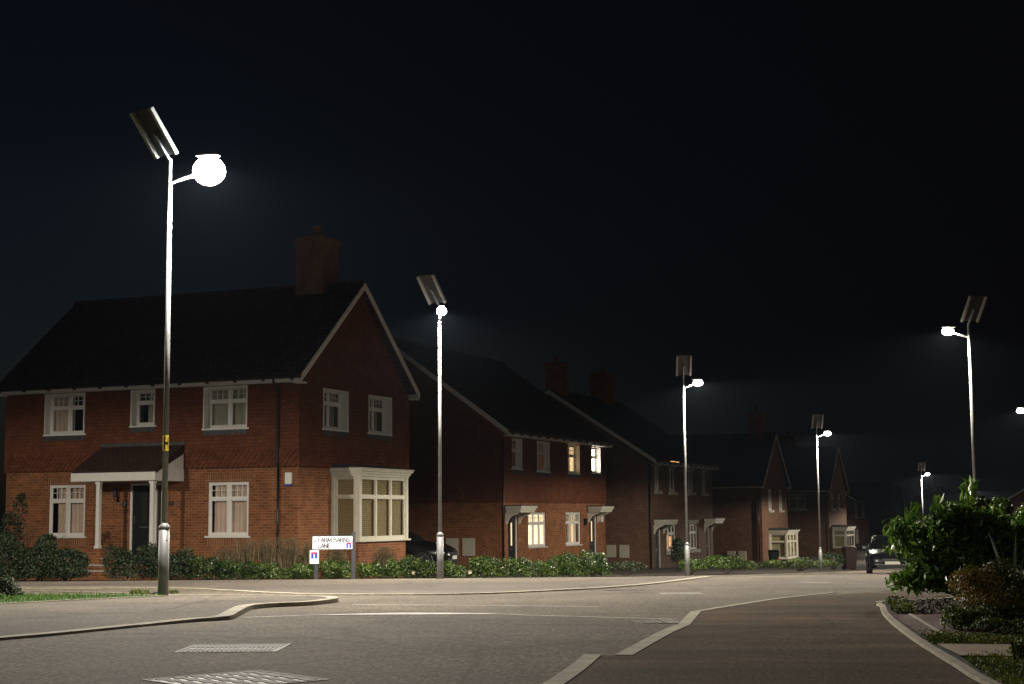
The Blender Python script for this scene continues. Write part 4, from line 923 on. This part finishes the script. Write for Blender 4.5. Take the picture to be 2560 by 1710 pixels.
for zz,wd in ((.368,.06),(.345,.035)): m.box(-.8225-wd,-.8225+wd,-.037,-.0355,zz,zz+.007)
m.build('small_print','signgrey',pl)

# ------------------------------------------------------------------ planting
def rdir(r):
    z=r.uniform(-1,1);a=r.uniform(0,2*PI);q=math.sqrt(1-z*z); return Vector((q*math.cos(a),q*math.sin(a),z))
def leaf(mb,c,ax,nm,L,w,val,fold=.25):
    s=ax.cross(nm); 
    if s.length<1e-4: return
    s.normalize(); nn=s.cross(ax)
    a=c-ax*L*.5; b=c+ax*L*.5; m1=c-ax*L*.05
    l=m1+s*w*.5+nn*fold*w*.5; r=m1-s*w*.5+nn*fold*w*.5
    u=(val,val)
    mb.face([a,r,b],[u]*3); mb.face([a,b,l],[u]*3)
def foliage(mb,blobs,n,L,asp,rng,droop=.0,shell=.35,up=.35,zmin=None,clump=.35):
    wt=[b[3]*b[4]+b[4]*b[5]+b[3]*b[5] for b in blobs]
    lumps=[(rdir(rng),rng.uniform(.05,.2)) for _ in range(14)]
    for _ in range(n):
        b=rng.choices(blobs,wt)[0]; d=rdir(rng)
        if d.z<-.55: d.z=-d.z
        rr=1-shell*rng.random()**1.6
        for q,k in lumps: rr+= k*max(0,d.dot(q)-.75)*4*.6-.02
        p=Vector((b[0]+d.x*b[3]*rr,b[1]+d.y*b[4]*rr,b[2]+d.z*b[5]*rr))+rdir(rng)*L*.4
        if zmin is not None and p.z<zmin: p.z=zmin+rng.random()*.05
        nm=(d*.7+rdir(rng)*.8+Vector((0,0,up))).normalized()
        ax=(rdir(rng)+d*.6+Vector((0,0,.5-droop))); ax=(ax-nm*ax.dot(nm)); 
        if ax.length<.05: continue
        ax.normalize()
        v=min(1,max(0,.5+clump*math.sin(p.x*7.3+p.y*4.1+p.z*9)*.5+rng.gauss(0,.22)))
        s=rng.uniform(.65,1.2); leaf(mb,p,ax,nm,L*s,L*s*asp,v)
def stems(mb,base,blobs,n,rng,r=.012):
    for _ in range(n):
        b=rng.choice(blobs); d=rdir(rng); t=Vector((b[0]+d.x*b[3]*.8,b[1]+d.y*b[4]*.8,b[2]+abs(d.z)*b[5]*.8)); s=Vector(base)+Vector((rng.uniform(-.1,.1),rng.uniform(-.1,.1),0)); k=(s+t)/2+rdir(rng)*.08
        mb.tube([s,k,t],[r,r*.7,r*.3],5)
def shrub(x,y,z,blobs,n,L,asp,mat,label,cat='shrub',name='shrub',seed=1,group=None,**kw):
    """blobs are (dx,dy,dz,rx,ry,rz) about the base"""
    rng=random.Random(seed); rt=empty(name,(x,y,z)); tag(rt,label,cat,group)
    m=MB(); foliage(m,blobs,n,L,asp,rng,**kw); m.build('foliage',mat,rt)
    m=MB(); stems(m,(0,0,-.03),blobs,7,rng,.008 if L<.07 else .014); m.build('stems','bark',rt)
    return rt
def X(px,Y): return (px-1280)/3874*Y
# low hedge in front of the corner house, one shrub after another
def hrow(items,grp,mat,L,dens,cat='hedge shrub'):
    for i,(px,Y,w,hh,lab) in enumerate(items):
        mt='leaf_dark' if px<480 else ('leaf_hedge_shaded' if px<660 else mat)  # left end of the hedge lies in shade, put into darker leaf colours
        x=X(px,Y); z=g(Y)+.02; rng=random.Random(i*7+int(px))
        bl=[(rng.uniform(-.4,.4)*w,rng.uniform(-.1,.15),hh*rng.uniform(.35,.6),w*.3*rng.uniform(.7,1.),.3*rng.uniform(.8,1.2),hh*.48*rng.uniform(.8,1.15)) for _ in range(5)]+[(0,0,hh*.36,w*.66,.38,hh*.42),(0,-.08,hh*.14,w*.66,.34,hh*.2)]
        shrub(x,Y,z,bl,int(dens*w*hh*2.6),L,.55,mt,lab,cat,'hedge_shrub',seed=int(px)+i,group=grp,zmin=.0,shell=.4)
hrow([(330,34.9,1.25,.82,'dark hedge shrub right of the porch steps, first from the left in its row'),
(425,34.6,1.1,.80,'dark hedge shrub right behind the nearest lamp pole'),
(515,34.4,.95,.55,'dim hedge shrub just right of the nearest lamp pole, lower than its neighbour'),
(596,34.2,.95,.42,'low green hedge shrub beneath the right-hand ground-floor window'),
(675,34.0,.95,.38,'low green hedge shrub under the black downpipe and dry grasses'),
(750,33.8,.85,.38,'low green hedge shrub ending at the small no-through-road plate'),
(836,33.9,.72,.42,'bright low hedge shrub between the two posts of the street name sign'),
(915,33.7,.62,.42,'bright hedge shrub immediately right of the street name sign'),
(985,33.9,.75,.46,'bright hedge shrub below the square bay window'),
(1050,34.2,.75,.52,'bright hedge shrub touching the left of the second lamp pole'),
(1128,34.8,.62,.42,'bright hedge shrub touching the right of the second lamp pole')],'low hedge shrubs along the far footway','leaf_hedge',.058,2600)
hrow([(1215,35.5,.95,.58,'leafy hedge shrub with two tall sprigs, left of the first canopied door'),
(1290,36.2,.85,.45,'hedge shrub in front of the left lit door'),
(1355,36.9,.8,.48,'hedge shrub beneath the brightly lit ground-floor window'),
(1425,37.8,1.0,.70,'tall hedge shrub beneath the window with the narrow strip of light'),
(1478,38.8,.85,.68,'last hedge shrub at the right end of the hedge, with an upright tip')],'low hedge shrubs along the far footway','leaf_hedge',.058,2600)
def dark(px,Y,bl,n,lab,seed,L=.07,mat='leaf_dark',cat='shrub',z=None,**kw):
    return shrub(X(px,Y),Y,(g(Y)+.06) if z is None else z,bl,n,L,.55,mat,lab,cat,'shrub',seed,None,zmin=0,**kw)
dark(35,36.6,[(0,0,.42,.75,.4,.45),(-.2,0,.8,.4,.35,.4),(0,-.1,.14,.8,.35,.22)],5200,'dark shrub at the left edge of the picture below the neighbouring house',11)
dark(100,36.4,[(0,0,.42,.75,.4,.45),(.15,0,.8,.3,.3,.32),(0,-.1,.14,.8,.35,.22)],5600,'dark rounded shrub under the left ground-floor window, left one of two',12)
dark(170,36.2,[(0,0,.38,.65,.4,.40),(0,-.1,.12,.7,.35,.2)],4400,'dark low shrub beside the porch steps, right one of two',13)
# bare climber against the left end of the house
rng=random.Random(5); rt=empty('climbing_plant',(X(18,40),40.5,g(41)+.1)); tag(rt,'dark leafless climber reaching up the left corner of the big house','climber')
m=MB()
for k in range(9):
    p=Vector((rng.uniform(-.25,.25),0,0)); pts=[p.copy()]; d=Vector((rng.uniform(-.2,.35),0,1))
    for _ in range(6): d=(d+rdir(rng)*.35).normalized(); p=p+d*rng.uniform(.22,.36); pts.append(p.copy())
    m.tube(pts,[.02,.018,.015,.012,.01,.007,.004],5)
m.build('branches','bark',rt)
m=MB(); foliage(m,[(-.1,0,1.1,.55,.2,.9),(.15,0,1.9,.25,.15,.45)],900,.09,.6,rng); m.build('foliage','leaf_dark',rt)
shrub(X(18,17.6),17.6,g(17.6)+.035,[(0,0,.14,.14,.12,.15),(.05,0,.09,.16,.1,.09)],900,.035,.55,'leaf_dark','small leafy bush at the left edge of the grass verge','bush','bush',21,zmin=0)
# dry ornamental grasses with feathery heads behind the hedge
def dry(px,Y,hh,w,n,lab,seed):
    rng=random.Random(seed); z=g(Y)+.06; rt=empty('ornamental_grass',(X(px,Y),Y,z)); tag(rt,lab,'ornamental grass','dry grasses behind the hedge')
    m=MB(); hb=MB()
    for _ in range(n):
        a=rng.uniform(0,2*PI); l=hh*rng.uniform(.6,1.1); sp=w*rng.random()**.7; b=Vector((rng.uniform(-w,w)*.5,rng.uniform(-.1,.1),0)); t=b+Vector((math.cos(a)*sp*.5,math.sin(a)*sp*.4,l)); k=(b+t)/2+Vector((0,0,l*.08)); v=rng.random()
        s=Vector((.006,.003,0)); m.face([b-s,b+s,k+s,k-s],[(v,v)]*4); m.face([k-s,k+s,t],[(v,v)]*3)
        if rng.random()<.55:
            for _ in range(9): q=t+rdir(rng)*.05; leaf(hb,q,rdir(rng),rdir(rng),.035,.014,rng.uniform(.4,1))
    m.build('blades','leaf_dry',rt); hb.build('seed_heads','leaf_dry',rt)
for i,(px,hh,lab) in enumerate(((560,.62,'dry feathery grass right of the nearest lamp pole, leftmost clump'),(610,.80,'dry feathery grass under the left part of the right-hand window'),(665,.82,'dry feathery grass left of the black downpipe'),(720,.85,'dry feathery grass right of the black downpipe'),(770,.74,'dry feathery grass just left of the street name sign'),(840,.66,'dry grass between the posts of the street name sign'),(955,.62,'dark spiky clump right of the street name sign, against the bay plinth'))):
    dry(px,36.4,hh,.35,260,lab,40+i)
# flowers low in the hedge
for i,(px,lab) in enumerate(((1030,'small pale flower at the foot of the hedge left of the second lamp pole'),(1171,'small pale flower at the foot of the hedge right of the second lamp pole'))):
    rt=empty('flower',(X(px,33.2),33.2,g(33.2)+.14)); tag(rt,lab,'flower'); m=MB(); rng=random.Random(i)
    for k in range(6): a=k*PI/3; leaf(m,Vector((math.cos(a)*.025,-.01,math.sin(a)*.025)),Vector((math.cos(a),-.3,math.sin(a))).normalized(),Vector((0,-1,0)),.05,.04,.5)
    m.build('petals','petal',rt); m=MB(); m.tube([(0,0,0),(0,.01,-.12)],.003,5); m.build('stalk','bark',rt)
# planting farther along the street, in the dark
dark(1725,44.5,[(0,0,.22,.55,.3,.25),(.7,.2,.28,.5,.3,.28)],2400,'dim green shrub around the foot of the third lamp pole',51,.06,'leaf_hedge')
dark(1810,47.,[(0,0,.28,.7,.4,.3),(.5,0,.2,.5,.3,.22)],2400,'green shrub between the third lamp pole and the meter boxes',52,.06,'leaf_hedge')
dark(1560,44,[(0,0,.2,.8,.3,.22),(-.9,.1,.16,.6,.3,.18)],1800,'dark shrub in front of the brick pair, right of the hedge end',53,.06)
dark(1990,59,[(0,0,.22,.9,.4,.28),(1.0,.1,.2,.7,.4,.24),(-1.,0,.2,.7,.4,.22)],2600,'dark low shrubs below the white glazed bay',54,.08,'leaf_back')
dark(1690,60,[(0,0,.7,.35,.3,.75)],1200,'dark upright bush by the right door of the brick pair',55,.09)
dark(2075,62,[(0,0,.35,.8,.4,.4)],1500,'dark shrub left of the maroon bin',56,.08)
# right-hand bed: laurel, amber shrub, strappy plant and a dark bank behind
rng=random.Random(77); LX,LY=4.55,15.8; lz=g(LY)+.06
rt=empty('laurel_bush',(LX,LY,lz)); tag(rt,'big glossy laurel bush at the corner of the bed, hiding half the parked car','laurel bush')
m=MB(); bl=[(0,0,.42,.52,.45,.42),(-.30,-.1,.52,.44,.38,.26),(.25,.05,.62,.40,.36,.30),(-.58,0,.62,.20,.22,.18),(-.02,0,.80,.24,.24,.16),(-.30,-.15,.20,.35,.3,.22),(-.15,-.1,.78,.2,.2,.12),(.5,0,.42,.3,.3,.34),(-.38,-.25,.14,.3,.25,.16),(-.66,-.3,.13,.18,.2,.14),(.1,-.25,.14,.4,.25,.16)]
foliage(m,bl,6400,.105,.38,rng,shell=.45,zmin=.02,up=.2)
for b in ((-.62,-.1,.74),(-.50,-.1,.84),(.12,0,1.10),(.06,-.1,1.02),(-.25,-.1,.92),(-.74,-.1,.52),(-.55,-.3,.2),(-.5,-.3,.1),(.4,0,.92)):   # loose shoots
    for k in range(16):
        d=rdir(rng); d.z=abs(d.z); leaf(m,Vector(b)+rdir(rng)*.07,(d+Vector((0,0,.7))).normalized(),rdir(rng),.12,.045,rng.uniform(.5,1))
m.build('foliage','leaf_laurel',rt)
m=MB(); stems(m,(0,0,-.03),bl,16,rng,.018); m.build('stems','bark',rt)
dark(2330,21,[(0,0,.5,.75,.6,.55),(.5,.3,.7,.6,.5,.45)],4200,'dark mass of leaves behind the laurel',60,.08,'leaf_back')
dark(2425,18.6,[(0,0,.55,.5,.5,.55),(.1,.1,.85,.36,.3,.3),(.3,0,.4,.5,.4,.4)],4200,'yellow-green shrub behind the amber one, with a dark hollow',61,.075,'leaf_back')
dark(2500,20,[(0,0,.5,.55,.5,.5),(0,.1,.88,.28,.3,.27),(.35,0,.6,.4,.4,.42)],4600,'tall olive shrub with ferny tips near the right edge',62,.07,'leaf_back')
dark(2560,16.,[(0,0,.42,.35,.4,.45),(.15,.1,.72,.3,.3,.26)],3200,'leafy green shrub cut off by the right edge, above the strappy plant',63,.06,'leaf_laurel')
dark(2590,19,[(0,0,.6,.5,.5,.6),(.2,.1,.85,.5,.4,.35)],3600,'dark tall shrub just outside the right edge',64,.08,'leaf_back')
rng=random.Random(8); AX,AY=X(2450,10.5),10.5
shrub(AX,AY,g(AY)+.02,[(0,0,.22,.26,.24,.22),(-.12,-.05,.30,.18,.16,.14),(.10,.05,.34,.16,.16,.14),(.28,0,.2,.22,.2,.22),(.05,-.05,.10,.32,.2,.14),(-.1,-.1,.08,.22,.16,.10)],9500,.026,.45,'leaf_orange','amber and olive small-leaved shrub in front of the laurel','shrub','shrub',71,None,zmin=.0,shell=.5,clump=.5)
shrub(X(2405,10.1),10.15,g(10.1)+.02,[(0,0,.07,.16,.12,.10),(.18,0,.09,.16,.12,.11),(.34,0,.08,.14,.12,.10)],3400,.026,.5,'leaf_back','dark green low growth under the amber shrub','shrub','shrub',76,None,zmin=.0,shell=.5)
shrub(X(2548,10.6),10.6,g(10.6)+.02,[(0,0,.18,.16,.18,.2),(.12,0,.3,.16,.16,.16)],3200,.030,.5,'leaf_back','dark small-leaved shrub at the right edge, next to the amber one','shrub','shrub',72,None,zmin=.0,shell=.5)
shrub(X(2368,10.3),10.3,g(10.3)+.03,[(0,0,.07,.09,.09,.10),(.08,0,.05,.1,.08,.08)],900,.028,.55,'leaf_back','little grey-green plant spilling over the block paving','plant','ground_plant',73,None,zmin=.0)
rng=random.Random(9); rt=empty('strappy_plant',(X(2520,14.2),14.2,g(14.2)+.06)); tag(rt,'strappy pale-bladed plant arching above the amber shrub','plant')
m=MB()
for _ in range(70):
    a=rng.uniform(0,2*PI); l=rng.uniform(.45,.8); d=Vector((math.cos(a),math.sin(a),0)); b=d*.04; el=rng.uniform(.3,1.25); pts=[]
    for k in range(7):
        t=k/6; pts.append(b+d*(l*t*math.cos(el))+Vector((0,0,l*t*math.sin(el)-.45*l*t*t*math.cos(el))))
    s=Vector((-d.y,d.x,0)); v=rng.random()
    for k in range(6):
        w0=.016*(1-(k/6)**2)+.001; w1=.016*(1-((k+1)/6)**2)+.0005
        m.face([pts[k]-s*w0,pts[k]+s*w0,pts[k+1]+s*w1,pts[k+1]-s*w1],[(v,v)]*4)
m.build('blades','leaf_strap',rt)
# ground cover and bark chips in the bed (nobody could count these)
def scatter(name,poly,n,L,asp,mat,kind_label,seed,hmax=.03,dz=.022,flat=.8,chip=False):
    rng=random.Random(seed); m=MB(); xs=[p[0] for p in poly]; ys=[p[1] for p in poly]; c=0
    def inside(x,y):
        r=False;j=len(poly)-1
        for i in range(len(poly)):
            a,b=poly[i],poly[j]
            if (a[1]>y)!=(b[1]>y) and x<(b[0]-a[0])*(y-a[1])/(b[1]-a[1])+a[0]: r=not r
            j=i
        return r
    while c<n:
        x=rng.uniform(min(xs),max(xs)); y=rng.uniform(min(ys),max(ys))
        if not inside(x,y): continue
        c+=1; z=g(y)+dz
        if chip:
            s=L*rng.uniform(.4,1.2); R=Matrix.Rotation(rng.uniform(0,6.3),3,rdir(rng)); V=[Vector((x,y,z+s*.3))+R@Vector(q)*s for q in ((-.5,-.3,-.2),(.5,-.25,-.2),(.4,.3,-.2),(-.4,.25,-.2),(0,0,.3))]
            v=rng.random(); 
            for f in ((0,1,4),(1,2,4),(2,3,4),(3,0,4),(3,2,1,0)): m.face([V[i] for i in f],[(v,v)]*len(f))
        else:
            nm=(Vector((0,0,1))*flat+rdir(rng)).normalized(); ax=rdir(rng); ax=(ax-nm*ax.dot(nm)).normalized(); hz=rng.random()**2*hmax*(1+.8*math.sin(x*9+y*5))
            leaf(m,Vector((x,y,z+abs(hz)+.004)),ax,nm,L*rng.uniform(.6,1.3),L*asp,min(1,max(0,.5+.3*math.sin(x*11+y*3)+rng.gauss(0,.2))))
    o=m.build(name,mat); o['kind']='stuff'; tag(o,kind_label,name.replace('_',' ')); return o
scatter('bark_mulch',[(3.50,14.8),(3.34,13.9),(3.06,12.45),(3.9,12.5),(4.6,13.2),(4.4,15.6)],3800,.035,.5,'pebble','dark bark chips under the laurel',1,chip=True)
scatter('bark_mulch',[(2.62,8.15),(2.45,7.3),(2.3,6.6),(3.0,6.6),(3.1,8.2)],2600,.03,.5,'pebble','dark bark chips in the bottom right corner',2,chip=True)
scatter('ground_cover',[(2.51,9.7),(2.43,9.05),(3.3,8.95),(3.3,9.7)],3600,.022,.55,'moss','mossy ground cover between the block paving and the concrete slab',3,.03)
rt=empty('fallen_leaf',(2.80,9.10,g(9.1)+.045)); tag(rt,'orange fallen leaf at the back edge of the concrete slab','leaf')
m=MB(); leaf(m,Vector((0,0,.01)),Vector((1,.2,.15)).normalized(),Vector((0,-.5,1)).normalized(),.045,.03,.9); m.build('blade','leaf_orange',rt); m=MB(); m.tube([(-.02,0,.008),(-.04,-.005,.004)],.0012,5); m.build('stalk','bark',rt)
scatter('ground_cover',[(2.36,8.22),(2.26,7.7),(2.14,6.9),(2.30,6.8),(2.50,7.6),(2.72,8.16)],3000,.018,.55,'moss','mossy ground cover in front of the concrete slab',4,.025)
scatter('ground_cover',[(3.5,14.8),(3.36,13.95),(3.08,12.6),(3.25,12.5),(3.6,14.4)],1600,.03,.55,'moss','mossy edge of the bed below the laurel',5,.05)
shrub(2.62,7.95,g(8)+.06,[(0,0,.03,.12,.10,.05)],700,.03,.4,'moss','feathery weed in front of the concrete slab','plant','ground_plant',74,None,zmin=.0)
shrub(2.98,9.75,g(9.7)+.06,[(0,0,.03,.16,.08,.05),(.2,0,.02,.15,.1,.04)],900,.03,.35,'leaf_back','feathery plant beside the mossy ground cover','plant','ground_plant',75,None,zmin=.0)
# short grass of the verge
rng=random.Random(12); m=MB(); c=0
while c<15000:
    y=rng.uniform(14.2,20.6); x=rng.uniform(-13,-4.05)
    if y<16.0: continue
    xb=-4.14-(18.50-y)*.435 if y<18.5 else -4.15
    if x>xb: continue
    yt=18.80+(-4.25-x)*.27
    if y>yt+.02: continue
    if x<-9 and rng.random()<.6: continue
    c+=1; z=g(y)+isl(y)+.005; hh=rng.uniform(.02,.055)*(1.6 if rng.random()<.06 else 1); a=rng.uniform(0,PI); s=Vector((math.cos(a),math.sin(a),0))*.003; t=Vector((x,y,z+hh))+rdir(rng)*.015; v=rng.random()
    m.face([Vector((x,y,z))-s,Vector((x,y,z))+s,t],[(v,v)]*3)
o=m.build('grass','leaf_grass'); o['kind']='stuff'; tag(o,'short green grass of the verge behind the footway','grass')
# weeds in the joint of the side road
shrub(X(350,19.9),19.9,g(19.9)+.03,[(0,0,.02,.2,.06,.04),(.35,.1,.02,.16,.06,.03)],500,.04,.35,'moss','low weeds growing in the road joint left of the nearest lamp pole','weeds','weeds',81,None,zmin=.0)

# ------------------------------------------------------------------ air, sky, camera
hz=MB(); hz.box(-90,150,-14,275,-8.,9.9); ho=hz.build('haze',M['soil']); ho.data.materials.clear(); ho['kind']='stuff'; tag(ho,'thin mist added to give the street lamps a halo','haze')  # mist put in to stand for the glare halos of the lamps
m,nt,out=newmat('halo_mist'); pv=N(nt,'ShaderNodeVolumePrincipled',Density=.00010,Anisotropy=.2); pv.inputs['Color'].default_value=(.62,.78,1,1)
nt.links.new(pv.outputs[0],out.inputs['Volume']); ho.data.materials.append(m)

wd=bpy.data.worlds.new('World'); scn.world=wd; wd.use_nodes=True; nt=wd.node_tree; nt.nodes.clear()
ow=nt.nodes.new('ShaderNodeOutputWorld'); bg=N(nt,'ShaderNodeBackground',Strength=.42)
sk=nt.nodes.new('ShaderNodeTexSky'); sk.sky_type='NISHITA'; sk.sun_disc=False; sk.sun_elevation=math.radians(-6); sk.sun_rotation=math.radians(-70)
tn=N(nt,'ShaderNodeMixRGB',_blend_type='MULTIPLY',Fac=1.); tn.inputs[2].default_value=(.55,.88,1.25,1); nt.links.new(sk.outputs[0],tn.inputs[1]); nt.links.new(tn.outputs[0],bg.inputs[0])
b2=N(nt,'ShaderNodeBackground',Color=(.0016,.0016,.0021,1),Strength=1.); ad=nt.nodes.new('ShaderNodeAddShader')
nt.links.new(bg.outputs[0],ad.inputs[0]); nt.links.new(b2.outputs[0],ad.inputs[1]); nt.links.new(ad.outputs[0],ow.inputs[0])

cd=bpy.data.cameras.new('camera'); cam=bpy.data.objects.new('camera',cd); COL.objects.link(cam)
cam.location=(0,0,.78); P=math.atan(433/3850); roll=.0078
cam.rotation_mode='QUATERNION'
fw=Vector((0,math.cos(P),math.sin(P))); up0=Vector((0,-math.sin(P),math.cos(P))); rt0=Vector((1,0,0))
r2=rt0*math.cos(roll)-up0*math.sin(roll); u2=rt0*math.sin(roll)+up0*math.cos(roll)
cam.rotation_quaternion=Matrix((r2,u2,-fw)).transposed().to_quaternion()
cd.sensor_width=36; cd.lens=3850/2560*36; cd.clip_end=5000; cd.clip_start=.05
scn.camera=cam
scn.view_settings.view_transform='Standard'; scn.view_settings.look='None'; scn.view_settings.exposure=0; scn.view_settings.gamma=1
scn.render.engine='CYCLES'; cy=scn.cycles
cy.use_denoising=True; cy.max_bounces=6; cy.diffuse_bounces=2; cy.glossy_bounces=2; cy.transparent_max_bounces=12; cy.volume_bounces=0; cy.use_light_tree=True
cy.sample_clamp_indirect=4
